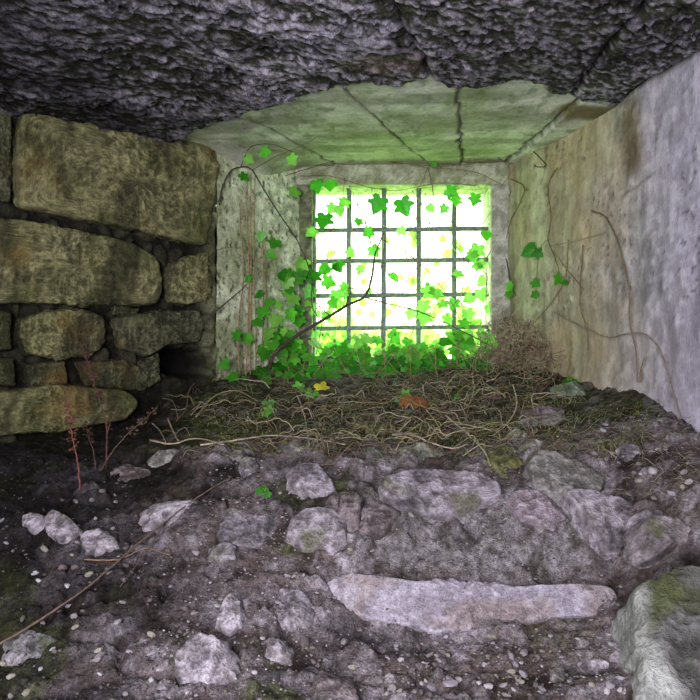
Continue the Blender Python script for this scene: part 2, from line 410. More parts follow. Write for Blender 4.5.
# left jamb
U, Z, P, fr = sheet(WJ, -.05, WJ.len - .004, -.7, 1.26, .0085, (-.05, WJ.len))
fn = fbm(P, 26, 4, 401); pit = sst(.28, .45, fbm(P * [1, 1, .7], 60, 3, 405)); big = fbm(P, 2.5, 3, 409)
P = P + WJ.n * (.018 * big + .007 * fn - .010 * pit)[:, None]
cj = mix((.44, .49, .35), (.68, .73, .56), sst(-.3, .4, fn + big))
cj = mix(cj, (.16, .18, .07), sst(.0, .5, fbm(P, 4, 4, 411) + .5 * sst(.35, WJ.len, U)) * .6)
cj = mix(cj, (.07, .065, .035), pit * .8)
wj = mesh('wall_jamb', P, fr, M_BLOCK, None, cj); tag(wj, 'pale pitted jamb left of the window', kind='structure')

# left ashlar wall: mortar bed plus blocks
U, Z, P, fr = sheet(WL, 0, 2.1, -1.15, 1.26, .0105, (0, 1.3))
fn = fbm(P, 20, 4, 421); w1, w2, wi = worley(P, 11, 423); pl = sst(.02, .25, w2 - w1)
eg = sst(.13, .01, U + .05 * fn)
P = P + WL.n * (-.055 * (1 - eg) + .035 * pl * wi * (1 - .5 * eg) + .02 * fn)[:, None]
cm = mix((.014, .013, .009), (.065, .065, .04), np.clip(pl * wi + .4 * fn, 0, 1))
cm = mix(cm, mix((.09, .095, .05), (.24, .25, .15), np.clip(wi * pl + .5 * fn, 0, 1)), eg * sst(-.25, .0, Z))
hole = segd(np.c_[U, Z], np.array([WL.uz(176, 362), WL.uz(198, 364)])); hs = sst(.085, .055, hole)
P = P - WL.n * (hs * .22)[:, None]; cm = mix(cm, (.01, .009, .008), hs)
wl = mesh('wall_left', P, fr, M_MORTAR, None, cm); tag(wl, 'dark mossy wall of large stone blocks', kind='structure')

def stone_on(name, poly, origin, n, depth, mat, cols, parent=None, bev=.02, flare=.02, rel=.01, nscale=12, seed=0, NA=150, NR=42, cfun=None, loc=None, facets=0):
    """Stone whose face outline is the polygon seen through the lens on the plane (origin, n)."""
    n = np.array(n, float); n /= np.linalg.norm(n); origin = np.array(origin, float)
    pts = []
    for px, py in poly:
        r = ray(px, py); pts.append(r * (origin.dot(n) / r.dot(n)))
    pts = np.array(pts); c0 = pts.mean(0)
    a = np.cross(n, [0, 0, 1.]); 
    if np.linalg.norm(a) < .1: a = np.array([1., 0, 0])
    a /= np.linalg.norm(a); b = np.cross(n, a)
    q = np.c_[(pts - c0) @ a, (pts - c0) @ b]
    # closest hit of polar rays with the polygon
    th = np.linspace(0, 2 * np.pi, NA, endpoint=False); R = np.zeros(NA); m = len(q)
    for i, w in enumerate(th):
        d = np.array([math.cos(w), math.sin(w)]); best = 0
        for k in range(m):
            p1, p2 = q[k], q[(k + 1) % m]; e = p2 - p1; den = d[0] * e[1] - d[1] * e[0]
            if abs(den) < 1e-12: continue
            tt = (p1[0] * e[1] - p1[1] * e[0]) / den; s = (p1[0] * d[1] - p1[1] * d[0]) / den
            if tt > 0 and -1e-6 <= s <= 1 + 1e-6: best = max(best, tt)
        R[i] = best
    wn = np.c_[np.cos(th) * 1.0, np.sin(th), th * 0 + seed]
    R = R * (1 + (.10 * fbm(wn, 2.6, 3, seed + 5) + .05 * fbm(wn, 9, 2, seed + 6)) * (1 if parent is None else .35))
    for _ in range(2): R = (np.roll(R, 1) + 2 * R + np.roll(R, -1)) / 4
    mr = R.mean(); bev = min(bev, mr * .6)
    rad = np.sqrt(np.linspace(0, 1, NR))[1:] * .6 + np.linspace(0, 1, NR)[1:] * .4
    V = [c0]; 
    zz = []
    for t_ in rad:
        e = np.clip((1 - t_) * R / bev, 0, 1); drop = bev * (1 - np.sqrt(np.clip(1 - (1 - e) ** 2, 0, 1)))
        V.extend(c0 + (R * t_ * np.cos(th))[:, None] * a + (R * t_ * np.sin(th))[:, None] * b - drop[:, None] * n)
    ns = max(4, int((depth - bev) / .012)); ns = min(ns, 16)
    for k in range(1, ns + 1):
        f_ = k / ns; rr = R + flare * f_ ** .7
        V.extend(c0 + (rr * np.cos(th))[:, None] * a + (rr * np.sin(th))[:, None] * b - (bev + (depth - bev) * f_) * n)
    V = np.array(V); nrings = len(rad) + ns
    Fc = [(0, 1 + k, 1 + (k + 1) % NA) for k in range(NA)]
    for r_ in range(nrings - 1):
        s0 = 1 + r_ * NA; s1 = s0 + NA
        Fc += [(s0 + k, s1 + k, s1 + (k + 1) % NA, s0 + (k + 1) % NA) for k in range(NA)]
    Fc.append(tuple(1 + (nrings - 1) * NA + k for k in range(NA)))
    # broken facets
    rg_ = np.random.default_rng(seed + 77)
    for _ in range(facets):
        w_ = rg_.uniform(0, 6.28); pn = n + (math.cos(w_) * a + math.sin(w_) * b) * rg_.uniform(.15, 1.1); pn /= np.linalg.norm(pn)
        s_ = (V - c0) @ pn; lim = np.quantile(s_[:1 + len(rad) * NA], rg_.uniform(.80, .95))
        V = V - pn * np.maximum(s_ - lim, 0)[:, None] * .85
    # relief
    dirn = V - (c0 - n * depth * .6); dl = np.linalg.norm(dirn, axis=1, keepdims=True); dirn = dirn / np.maximum(dl, 1e-6)
    face = np.zeros(len(V)); face[:1 + len(rad) * NA] = 1
    dn = dirn * .35 + n * .65 * face[:, None] + (dirn * .65) * (1 - face[:, None])
    sp = V + seed * 3.17
    f_b = fbm(sp, nscale * .35, 3, seed); f_m = ridged(sp, nscale, 4, seed + 3) - .3; f_f = fbm(sp, nscale * 4.5, 3, seed + 7)
    r_ = rel * (1.1 * f_b + .75 * f_m + .45 * f_f)
    V = V + dn * r_[:, None]
    lo, hi = cols
    cc_ = mix(lo, hi, sst(-.5, .6, f_m * .8 + f_f + .4 * f_b))
    if cfun: cc_ = cfun(V, cc_, f_b, f_m, f_f)
    loc = V.mean(0) if loc is None else loc
    loc = (c0 - n * depth * .5) if parent is None else None
    return mesh(name, V, Fc, mat, parent, cc_, True, loc)

def blockcol(V, c, fb_, fm, ff):
    ch_ = ridged(V * [1, 1, .55], 38, 3, 531)
    c = c * (.62 + .62 * sst(-.3, .7, ch_))[:, None]
    c = mix(c, (.045, .058, .014), sst(-.05, .5, fbm(V, 4, 4, 501)) * .5)
    c = mix(c, (.17, .115, .035), sst(.2, .5, fbm(V, 3.5, 3, 511)) * .55)
    c = mix(c, (.025, .024, .014), sst(.05, .35, fbm(V * [1, 1, .22], 7, 4, 521)) * .65)
    return c
ylw = ((.10, .10, .05), (.24, .235, .12)); dk = ((.045, .047, .028), (.13, .13, .075))
for k, (poly, cs, off, dep) in enumerate([
    ([(17, 108), (110, 118), (213, 144), (222, 165), (216, 200), (208, 246), (150, 232), (60, 214), (18, 205)], ylw, .02, .12),
    ([(-45, 105), (12, 108), (13, 160), (12, 203), (-40, 196)], dk, .0, .1),
    ([(-60, 214), (0, 217), (70, 228), (135, 242), (158, 258), (163, 280), (160, 303), (120, 306), (40, 303), (-60, 304)], ylw, .035, .14),
    ([(169, 266), (190, 256), (208, 252), (214, 270), (213, 300), (190, 304), (171, 302)], ylw, .015, .1),
    ([(22, 318), (45, 311), (85, 309), (105, 318), (108, 342), (95, 356), (60, 358), (30, 354), (18, 335)], ylw, .04, .12),
    ([(118, 318), (160, 310), (200, 310), (206, 325), (203, 342), (170, 344), (150, 356), (122, 350)], dk, .02, .1),
    ([(115, 305), (140, 309), (133, 318), (112, 315)], dk, .0, .07),
    ([(-60, 393), (0, 392), (60, 385), (125, 390), (140, 402), (128, 420), (60, 432), (-60, 440)], ylw, .05, .14),
    ([(25, 363), (65, 362), (70, 384), (28, 388)], dk, .0, .08),
    ([(78, 362), (128, 360), (150, 375), (148, 392), (90, 386)], dk, .01, .09),
    ([(-50, 312), (12, 312), (14, 350), (-50, 352)], dk, .02, .1),
    ([(-50, 358), (16, 358), (18, 386), (-50, 386)], dk, .01, .1),
    ([(140, 362), (160, 352), (162, 380), (150, 388)], dk, .0, .07)]):
    stone_on('stone_block', poly, WL.a + WL.n * off, WL.n, dep, M_BLOCK, cs, wl, bev=.024, flare=.005, rel=.013, nscale=26, seed=600 + k, cfun=blockcol, NR=60, NA=200)

# window wall (outer face), back and far sides so that the chamber is closed
def boxes(name, L_, mat, parent=None, col=(.3, .3, .27), **k):
    mb = MB()
    for (x0, x1, y0, y1, z0, z1) in L_:
        V = [(x, y, z) for x in (x0, x1) for y in (y0, y1) for z in (z0, z1)]
        mb.add(V, [(0, 1, 3, 2), (4, 6, 7, 5), (0, 4, 5, 1), (2, 3, 7, 6), (0, 2, 6, 4), (1, 5, 7, 3)], col)
    return mb.build(name, mat, parent, smooth=False)
YW = 4.4
wx0, wx1 = at(312, 0, YW)[0], at(491, 0, YW)[0]; wz0, wz1 = at(0, 357, YW)[2] - .06, at(0, 185, YW)[2]
ow = boxes('wall_window', [(-3.2, wx0 - .08, 4.46, 4.85, -1.2, 1.5), (wx1 + .1, 3.2, 4.46, 4.85, -1.2, 1.5), (wx0 - .08, wx1 + .1, 4.46, 4.85, wz1 + .12, 1.5), (wx0 - .08, wx1 + .1, 4.46, 4.85, -1.2, wz0 - .04)], M_FRAME, col=(.3, .31, .26))
tag(ow, kind='structure')
rw = boxes('wall_back', [(-3.2, 3.2, -2.3, -2.15, -1.2, 1.5), (-3.2, -2.95, -2.2, 4.5, -1.2, 1.5), (2.95, 3.2, -2.2, 4.5, -1.2, 1.5)], M_FRAME, col=(.25, .24, .27)); tag(rw, kind='structure')
boxes('wall_left_return', [(-2.95, -2.2, 2.55, 2.75, -1.15, 1.2)], M_FRAME, wl, col=(.1, .1, .08))

# window frame: dressed stone lintel, jambs, sill
def bar_stone(name, x0, x1, y0, y1, z0, z1, mat, parent, seed, cols, step=.014, rel=.006, mossy=.4):
    V, Fc = [], []
    dims = [np.linspace(a, b, max(3, int((b - a) / step) + 1)) for a, b in ((x0, x1), (y0, y1), (z0, z1))]
    for ax in range(3):
        o = [i for i in range(3) if i != ax]
        for side in (0, -1):
            A_, B_ = np.meshgrid(dims[o[0]], dims[o[1]], indexing='ij'); p = np.zeros((A_.size, 3))
            p[:, o[0]] = A_.ravel(); p[:, o[1]] = B_.ravel(); p[:, ax] = dims[ax][side]
            f = gridfaces(len(dims[o[0]]), len(dims[o[1]])) + sum(len(v) for v in V)
            V.append(p); Fc.append(f)
    V = np.concatenate(V); Fc = np.concatenate(Fc)
    cen = V.mean(0); h = (np.array([x1 - x0, y1 - y0, z1 - z0])) / 2
    d = (V - cen) / h; rr = .006; nd = np.sign(d) * (np.abs(d) > .999); cnt = (nd != 0).sum(1, keepdims=True)
    V = V - nd * rr * (cnt - 1) * .6
    ff = fbm(V, 16, 4, seed); V = V + d * np.abs(nd) * (ff * rel)[:, None]
    cc_ = mix(cols[0], cols[1], sst(-.4, .4, ff + fbm(V, 50, 2, seed + 5)))
    cc_ = mix(cc_, (.14, .19, .06), sst(-.1, .4, fbm(V, 6, 3, seed + 9)) * mossy)
    return mesh(name, V, Fc, mat, parent, cc_)
win = empty('window_1', ((wx0 + wx1) / 2, YW, wz0)); tag(win, kind='structure', label='barred window opening with dressed stone surround')
gc = ((.27, .29, .19), (.42, .45, .33))
bar_stone('lintel', wx0 - .1, wx1 + .13, YW - .01, YW + .3, wz1, wz1 + .16, M_FRAME, win, 700, gc)
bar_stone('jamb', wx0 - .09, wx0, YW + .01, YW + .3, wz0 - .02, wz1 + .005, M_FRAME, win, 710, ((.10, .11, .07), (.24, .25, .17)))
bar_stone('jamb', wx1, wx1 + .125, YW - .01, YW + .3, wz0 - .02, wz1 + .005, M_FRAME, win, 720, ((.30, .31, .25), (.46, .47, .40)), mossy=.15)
bar_stone('sill', wx0 - .09, wx1 + .12, YW, YW + .34, wz0 - .1, wz0, M_FRAME, win, 730, gc)

# iron grille
YG = 4.5
gr = empty('iron_grille', at(401, 270, YG)); tag(gr, 'iron bar grille tinted with painted window flare, set in the stone window', 'grille')
gx0, gx1 = wx0 - .02, wx1 + .02; gz0, gz1 = wz0 - .01, wz1 + .02
def flatbar(name, a, b, w, d):
    a = np.array(a); b = np.array(b); n_ = 14; V = []
    ax = (b - a) / np.linalg.norm(b - a); s = np.cross(ax, [0, 1, 0])
    for i in range(n_ + 1):
        p = a + (b - a) * i / n_ + s * random.uniform(-.0012, .0012); ww = w * random.uniform(.9, 1.1)
        for (u, v) in ((-1, -.7), (-.7, -1), (.7, -1), (1, -.7), (1, .7), (.7, 1), (-.7, 1), (-1, .7)): V.append(p + s * u * ww / 2 + np.array([0, v * d / 2, 0]))
    Fc = [(i * 8 + k, i * 8 + (k + 1) % 8, i * 8 + 8 + (k + 1) % 8, i * 8 + 8 + k) for i in range(n_) for k in range(8)] + [tuple(range(7, -1, -1)), tuple(range(n_ * 8, n_ * 8 + 8))]
    mesh(name, V, Fc, M_IRON, gr, None, True)
for px in (313, 348.5, 383.5, 418.5, 454):
    x = at(px, 0, YG)[0]; flatbar('vertical_bar', (x, YG + .012, gz0), (x + .004, YG + .012, gz1), .030, .018)
for py in (230, 261, 295.5, 328):
    z = at(0, py, YG)[2]; flatbar('horizontal_bar', (gx0, YG - .004, z - .004), (gx1, YG - .004, z + .008), .027, .016)

# ------------------------------------------------------------------ stones in the rubble
pal = ((.17, .152, .158), (.38, .355, .38)); gry = ((.14, .135, .12), (.29, .285, .265)); grn = ((.17, .21, .15), (.36, .42, .33)); mos = ((.07, .08, .03), (.19, .19, .09)); drk = ((.10, .085, .08), (.24, .21, .21))
UPN = (0, -.62, .78)
def mossify(th, amt=.7, col=(.10, .12, .04)):
    def f(V, c, a, b, d): c = c * (1 - .5 * sst(-.1, .4, fbm(V, 11, 4, 803)))[:, None]; return mix(c, col, sst(th, th + .3, fbm(V, 7, 4, 801)) * amt)
    return f
def rk(label, poly, cols=pal, n=UPN, h=.03, fct=5, depth=.1, bev=.010, rel=.008, seed=1, mat=None, cfun=None, name='rock', flare=.02, ns=14, group=None):
    cen = np.mean(poly, axis=0); g = ground(*cen); h = h * .72
    nn = np.array(n, float); nn /= np.linalg.norm(nn)
    o = stone_on(name, poly, g + nn * h, nn, depth, mat or M_ROCK, cols, None, bev, flare, rel, ns, seed, NA=320 if 'long pale' in label else 130, NR=40, facets=fct, cfun=cfun or mossify(.25, .5))
    return tag(o, label, 'rock', group)
def ridgecol(V, c, a, b, d):
    up = sst(.0, .05, V[:, 2] - (-.655))           # gritty soil has settled on the top
    g = mix((.15, .13, .12), (.30, .275, .27), sst(-.5, .5, fbm(V, 24, 4, 811))); g = mix(g, (.13, .14, .09), sst(.0, .4, fbm(V, 5, 4, 815)) * .6)
    return g
rk('long pale lavender rock ledge crossing the lower right of the slope', [(330, 580), (346, 572), (385, 576), (415, 581), (450, 577), (480, 577), (520, 584), (560, 583), (600, 583), (622, 588), (624, 606), (606, 616), (560, 616), (530, 623), (510, 621), (485, 625), (470, 633), (440, 631), (400, 627), (362, 619), (344, 606)],
   ((.27, .25, .28), (.42, .40, .45)), n=(0, -.78, .62), h=.062, depth=.13, bev=.028, rel=.014, seed=21, flare=.02, ns=11, fct=0,
   cfun=lambda V, c, a, b, d: mix(c, (.22, .17, .13), sst(.1, .5, fbm(V, 7, 3, 817)) * .5))
rk('flat pale slab on the slope below the ledge, wide and low', [(376, 486), (388, 474), (420, 468), (455, 468), (485, 472), (504, 483), (501, 496), (470, 501), (440, 510), (415, 509), (392, 499)], h=.075, depth=.13, fct=0, seed=2, rel=.010)
rk('long tilted grey slab at the edge of the mossy ledge', [(527, 462), (538, 449), (556, 450), (590, 463), (606, 478), (596, 492), (566, 487), (540, 478)], gry, h=.07, fct=0, depth=.13, seed=3)
rk('triangular pale slab leaning below the tilted grey slab', [(563, 487), (590, 488), (620, 497), (648, 508), (648, 522), (624, 541), (606, 538), (585, 514)], h=.065, fct=0, depth=.12, seed=4)
rk('rounded pale rock right of the small pointed rock', [(288, 468), (300, 460), (318, 463), (332, 480), (335, 490), (318, 498), (296, 496), (286, 484)], h=.05, seed=5)
rk('blocky pale rock in the middle of the slope', [(292, 514), (305, 506), (330, 502), (345, 516), (346, 540), (334, 551), (302, 546), (288, 536)], h=.055, depth=.13, seed=6)
rk('small pointed pale rock beside the long bare twig', [(238, 470), (240, 458), (250, 452), (259, 464), (257, 474), (245, 478)], h=.05, seed=7, bev=.01)
rk('small round pale rock tucked behind the pointed one', [(228, 456), (234, 448), (243, 449), (244, 459), (234, 463)], h=.03, seed=8, bev=.01)
rk('pale angular rock below the dry red stalks', [(43, 514), (52, 508), (66, 514), (80, 528), (76, 542), (58, 541), (46, 528)], h=.05, seed=9)
rk('pale wedge shaped rock right of the angular rock', [(80, 534), (96, 526), (112, 532), (117, 546), (105, 554), (85, 551)], h=.045, seed=10)
rk('small rounded rock left of the angular rock', [(22, 516), (32, 510), (42, 514), (42, 524), (30, 528), (22, 523)], h=.04, seed=11, bev=.012)
rk('broad flat dusty rock on the left of the slope', [(140, 506), (165, 497), (196, 500), (206, 512), (200, 528), (170, 533), (145, 526)], h=.035, seed=12, rel=.012)
rk('broad cracked pale rock left of the blocky rock', [(210, 516), (228, 507), (262, 508), (280, 516), (284, 534), (270, 548), (240, 545), (216, 536)], h=.045, seed=13, rel=.012)
rk('pale lump below the broad cracked rock', [(208, 545), (222, 540), (236, 545), (236, 556), (222, 562), (210, 556)], h=.04, seed=14)
rk('pale upright rock above the dark hollow', [(222, 600), (232, 590), (241, 598), (240, 622), (228, 634), (216, 622)], h=.04, seed=15, rel=.012)
rk('pale rock in the dark soil patch', [(272, 600), (280, 588), (300, 588), (312, 602), (306, 622), (286, 632), (274, 618)], h=.04, seed=16, rel=.012)
rk('flat pale rock under the soil patch', [(258, 640), (272, 634), (290, 642), (288, 656), (270, 658), (258, 652)], h=.035, seed=17)
rk('wide dusty rock at the bottom of the slope', [(175, 650), (200, 632), (226, 640), (236, 664), (220, 688), (190, 690), (172, 674)], h=.035, seed=18, rel=.014)
rk('dark mossy rock right of the rounded pale rock', [(340, 488), (352, 484), (362, 498), (360, 516), (349, 526), (340, 512)], drk, h=.045, seed=19)
rk('mossy rock lodged under the lip of the ledge', [(488, 450), (505, 444), (524, 450), (527, 468), (516, 480), (498, 478), (488, 466)], mos, h=.03, seed=20)
rk('grey green rounded rock against the right wall', [(551, 392), (558, 384), (578, 381), (596, 388), (598, 400), (578, 406), (556, 404)], grn, n=(0, -.85, .5), h=.05, seed=22, mat=M_GREEN)
rk('long grey rock in the stack on the ledge', [(516, 425), (526, 416), (560, 414), (590, 420), (586, 430), (556, 434), (524, 434)], gry, n=(0, -.85, .5), h=.05, seed=23, bev=.01)
rk('grey green chip at the foot of the stack', [(506, 436), (516, 428), (530, 432), (528, 440), (512, 442)], grn, n=(0, -.85, .5), h=.035, seed=24, bev=.008)
rk('flat dark rock on top of the stack', [(520, 411), (540, 405), (566, 408), (566, 415), (540, 418), (522, 416)], drk, n=(0, -.85, .5), h=.05, seed=25, bev=.008)
rk('small grey rock between the stack and the tilted slab', [(524, 444), (534, 438), (547, 442), (545, 450), (530, 451)], gry, n=(0, -.85, .5), h=.045, seed=26, bev=.008)
rk('low mossy rock in the middle of the ledge', [(348, 430), (356, 421), (378, 419), (398, 424), (396, 434), (370, 439), (352, 437)], mos, n=(0, -.85, .5), h=.04, seed=27)
rk('wide grey green rock at the front of the ledge', [(386, 456), (398, 446), (426, 441), (450, 446), (458, 456), (446, 466), (404, 466)], ((.11, .12, .08), (.25, .26, .21)), n=(0, -.85, .5), h=.035, seed=28)
rk('pinkish rock left of the wide grey green rock', [(360, 464), (368, 456), (384, 458), (398, 464), (392, 474), (372, 475)], pal, n=(0, -.75, .6), h=.03, seed=29)
rk('greyish rock under the pale roots', [(280, 448), (292, 440), (310, 444), (312, 456), (298, 460), (284, 458)], gry, n=(0, -.85, .5), h=.03, seed=30)
rk('small pale rock near the right wall', [(618, 446), (628, 440), (644, 444), (644, 454), (628, 457)], pal, h=.04, seed=31, bev=.01)
rk('low slab by the right edge above the big lichen rock', [(634, 520), (650, 514), (690, 517), (730, 520), (728, 534), (690, 536), (652, 548), (636, 540)], ((.2, .18, .17), (.34, .31, .32)), h=.03, seed=32)
rk('small flat rock above the lichen rock', [(636, 512), (652, 508), (672, 512), (668, 519), (648, 521)], pal, h=.035, seed=33, bev=.008)
rk('pale chip of rock in the gravel at the bottom', [(586, 660), (600, 656), (613, 660), (608, 668), (592, 668)], pal, h=.04, seed=34, bev=.006)
rk('rounded gravel rock near the lichen rock', [(552, 668), (562, 664), (568, 674), (564, 688), (553, 682)], gry, h=.04, seed=35, bev=.01)
rk('pale rock half buried at the lower left', [(0, 640), (30, 628), (60, 640), (62, 662), (30, 676), (4, 668)], ((.13, .13, .12), (.27, .26, .27)), h=.02, seed=36, rel=.014)
rk('dusty rock in the middle left of the slope', [(108, 470), (128, 460), (150, 468), (150, 482), (128, 490), (108, 484)], drk, h=.03, seed=37)
rk('pale rock under the bare roots at the left', [(146, 460), (158, 450), (176, 448), (180, 456), (164, 466), (150, 468)], gry, n=(0, -.85, .5), h=.03, seed=38, bev=.008)
rk('gritty pinkish rock between the flat slab and the blocky rock', [(392, 520), (400, 508), (372, 500), (352, 514), (356, 530), (380, 536)], drk, h=.02, seed=39)
rk('pinkish rock below the lip of the ledge, beside the triangular slab', [(508, 498), (514, 484), (530, 480), (556, 490), (566, 508), (552, 522), (524, 516)], ((.2, .165, .17), (.35, .31, .34)), h=.03, seed=40, rel=.012)
rk('pale flat rock at the lower middle edge', [(300, 690), (320, 668), (352, 672), (360, 696), (340, 716), (306, 712)], drk, h=.02, seed=41)
# big lichen-covered boulder, bottom right
bp_ = ground(640, 600)
def bould(V, c, a, b, d):
    top = sst(.0, .05, V[:, 0] - (.86 + .03 * a)) 
    top = sst(.80, .85, V[:, 0] + .03 * fbm(V, 6, 3, 822)); g = c * (.85 - .42 * top)[:, None]
    g = mix(g, (.085, .10, .04), sst(-.1, .35, fbm(V, 5, 4, 821)) * top * .85)
    g = mix(g, (.34, .37, .33), (1 - top) * .5)
    return g
o = stone_on('boulder', [(636, 592), (650, 576), (682, 564), (730, 560), (800, 566), (830, 640), (820, 760), (760, 830), (668, 800), (640, 720), (636, 650)],
             at(660, 640, 1.86), (-.10, -.62, .78), .36, M_GREEN, ((.17, .17, .15), (.37, .37, .35)), None, .035, .05, .022, 7, 51, NA=220, NR=80, cfun=bould)
tag(o, 'large squared grey boulder with green moss at the lower right corner', 'boulder')

# loose stones: individuals, then grit as stuff
def pebble_mesh(k):
    r = np.random.default_rng(900 + k); import bmesh
    bm = bmesh.new(); bmesh.ops.create_icosphere(bm, subdivisions=2, radius=1)
    V = np.array([v.co[:] for v in bm.verts]); sc = np.array([1, r.uniform(.55, .85), r.uniform(.4, .65)])
    dirs = r.normal(size=(9, 3)); dirs /= np.linalg.norm(dirs, axis=1, keepdims=True); cut = r.uniform(.55, .85, 9)
    for d_, c_ in zip(dirs, cut):
        s = V @ d_; V = V - d_[None, :] * np.maximum(s - c_, 0)[:, None]
    V = V * sc + fbm(V + k * 5, 2.5, 2, k)[:, None] * V * .12
    Fc = [tuple(v.index for v in f.verts) for f in bm.faces]; bm.free(); return V, Fc
PB = [pebble_mesh(k) for k in range(8)]
tones = [(.30, .28, .30), (.22, .20, .20), (.14, .12, .115), (.38, .36, .37), (.27, .26, .21)]
protos = []
for k in range(8):
    V, Fc = PB[k]; me = bpy.data.meshes.new('loose_stone'); me.from_pydata(V.tolist(), [], Fc); me.update()
    setcol(me, np.array([tones[k % 5]] * len(V)) * (1 + .2 * fbm(V, 2, 2, k))[:, None]); me.materials.append(M_GRIT); protos.append(me)
zones = [  # count, pixel window used only to choose which patch of ground the stones lie on, label, group, size
    (120, (380, 640, 634, 698), 'small pale loose stone in the gravel below the long rock ledge', 'loose stones below the long ledge', (.008, .017)),
    (50, (0, 120, 480, 700), 'small loose stone on the dark soil at the left of the slope', 'loose stones at the left', (.008, .018)),
    (70, (120, 380, 545, 700), 'small loose stone among the soil in the middle of the slope', 'loose stones mid slope', (.008, .016)),
    (40, (330, 640, 500, 530), 'small loose stone lying below the flat slabs', 'loose stones below the slabs', (.007, .014)),
    (45, (590, 700, 420, 500), 'small loose stone on the ledge at the foot of the plastered wall', 'loose stones by the right wall', (.009, .018))]
for cnt, (a0, a1, b0, b1), lab, grp, (s0, s1) in zones:
    for i in range(cnt):
        p = ground(random.uniform(a0, a1), random.uniform(b0, b1)); s = random.uniform(s0, s1) * (1.5 if random.random() < .08 else 1)
        if p[0] > .8 and p[1] < 2.15: continue
        o = bpy.data.objects.new('loose_stone', random.choice(protos)); COL.objects.link(o)
        o.location = p + np.array([0, 0, s * .2]); o.scale = (s, s, s); o.rotation_euler = (random.uniform(-.5, .5), random.uniform(-.5, .5), random.uniform(0, 6.3))
        tag(o, lab, 'stone', grp)
mb_v, mb_f, mb_c = [], [], []; base = 0
N_GRIT = 9000
for i in range(N_GRIT):
    y = random.uniform(1.65, 3.2); x = random.uniform(-.58, .58) * y * 1.0
    if random.random() < .5: x = random.uniform(-.9, .9)
    if fbm(np.array([[x, y, 0]]), 3, 2, 950)[0] < random.uniform(-.5, .1): continue
    if y > 2.95 and random.random() < .7: continue
    if x > .993 + (4.42 - y) * .2315 - .05: continue
    V, Fc = PB[random.randrange(8)]
    V = V[:42] if False else V
    s = random.uniform(.0022, .006) * (1.6 if random.random() < .12 else 1); w = random.uniform(0, 6.3); cw_, sw_ = math.cos(w), math.sin(w)
    R_ = np.array([[cw_, -sw_, 0], [sw_, cw_, 0], [0, 0, 1]])
    if i == 0 or 'LOW' not in globals():
        import bmesh
        bm = bmesh.new(); bmesh.ops.create_icosphere(bm, subdivisions=1, radius=1); LOW = (np.array([v.co[:] for v in bm.verts]), [tuple(v.index for v in f.verts) for f in bm.faces]); bm.free()
    V = LOW[0] * [1, random.uniform(.5, .9), random.uniform(.4, .7)] * (1 + RNG.uniform(-.25, .25, (len(LOW[0]), 1)))
    mb_v.append(V @ R_.T * s + gxy(x, y, s * .2)); mb_f.extend([tuple(base + q for q in f) for f in LOW[1]]); base += len(V)
    t_ = np.array(random.choice(tones)) * random.uniform(.35, 1.05); mb_c.append(np.tile(t_ * (.45 if x < -.45 * y * .6 else 1), (len(V), 1)))
gv = mesh('gravel_grit', np.concatenate(mb_v), mb_f, M_GRIT, None, np.concatenate(mb_c), False)
tag(gv, 'fine stone grit scattered over the rubble slope', 'gravel', kind='stuff')

# ------------------------------------------------------------------ ivy
LO = [(0, 0), (.17, -.15), (.42, -.12), (.50, .06), (.38, .20), (.62, .36), (.60, .50), (.35, .56), (.20, .80), (0, 1.04), (-.20, .80), (-.35, .56), (-.60, .50), (-.62, .36), (-.38, .20), (-.50, .06), (-.42, -.12), (-.17, -.15)]
SI = [(0, 0), (.3, -.08), (.46, .2), (.36, .55), (0, 1), (-.36, .55), (-.46, .2), (-.3, -.08)]
class Leaves:
    def __init__(s): s.m = MB()
    def leaf(s, p, size, nrm=None, tip=None, c=(.2, .5, .05), shape=None, rnd=random):
        nrm = Vector(nrm or (rnd.uniform(-.7, .7), -1, rnd.uniform(-.4, .9))).normalized()
        tip = Vector(tip or (rnd.uniform(-.9, .9), 0, -1 + rnd.uniform(-.3, .9)))
        tip = (tip - nrm * tip.dot(nrm)); tip = tip.normalized() if tip.length > .05 else Vector((1, 0, 0)).cross(nrm).normalized()
        sd_ = tip.cross(nrm); out = shape or (LO if rnd.random() < .8 else SI); p = Vector(p)
        cup = rnd.uniform(.05, .25); V = [p + tip * (.3 * size)]
        for (x, y) in out: V.append(p + sd_ * (x * size) + tip * (y * size) + nrm * (-(abs(x) * .6 + max(0, y - .5) * .5) * cup * size))
        n = len(out); s.m.add(V, [(0, 1 + k, 1 + (k + 1) % n) for k in range(n)], c)
    def build(s, parent): return s.m.build('leaves', M_LEAF, parent, smooth=False) if s.m.V else None
def gcol(k=None):
    v = random.random() if k is None else k
    base = [(.045, .24, .02), (.08, .34, .03), (.13, .42, .05), (.26, .55, .11)][min(3, int(v * 4))]
    f = random.uniform(.85, 1.15); return tuple(x * f for x in base)
BR = (.17, .12, .075); BRG = (.22, .19, .10); DKB = (.07, .055, .04); PLB = (.30, .25, .18)
def plant(name, label, cat, stems, leaves, group=None, base=None, petiole=True, mat=None):
    """stems: (points, r0, r1, colour); leaves: (point, size, colour level or colour, normal)"""
    b0 = base if base is not None else (stems[0][0][0] if stems else leaves[0][0])
    root = empty(name, Vector(b0)); tag(root, label, cat, group)
    L_ = Leaves(); mb = MB()
    allp = []
    for P, r0, r1, c_ in stems:
        sp = spline(P, 7, .0012); mb.tube(sp, r0, r1, 5, c_); allp += sp
    if leaves:
        for p, s, c_, nr in leaves:
            p = Vector(p); cc_ = c_ if isinstance(c_, tuple) else gcol(c_)
            L_.leaf(p, s, nr, None, cc_)
            if petiole and allp:
                q = min(allp, key=lambda a: (a - p).length_squared)
                if .004 < (q - p).length < .16:
                    mid = (q + p) / 2 + Vector((0, -.008, .01)); mb.tube([q, mid, p], .0012, .0009, 4, (.22, .28, .08))
        L_.build(root)
    if mb.V: mb.build('stem', mat or M_VINE, root)
    return root
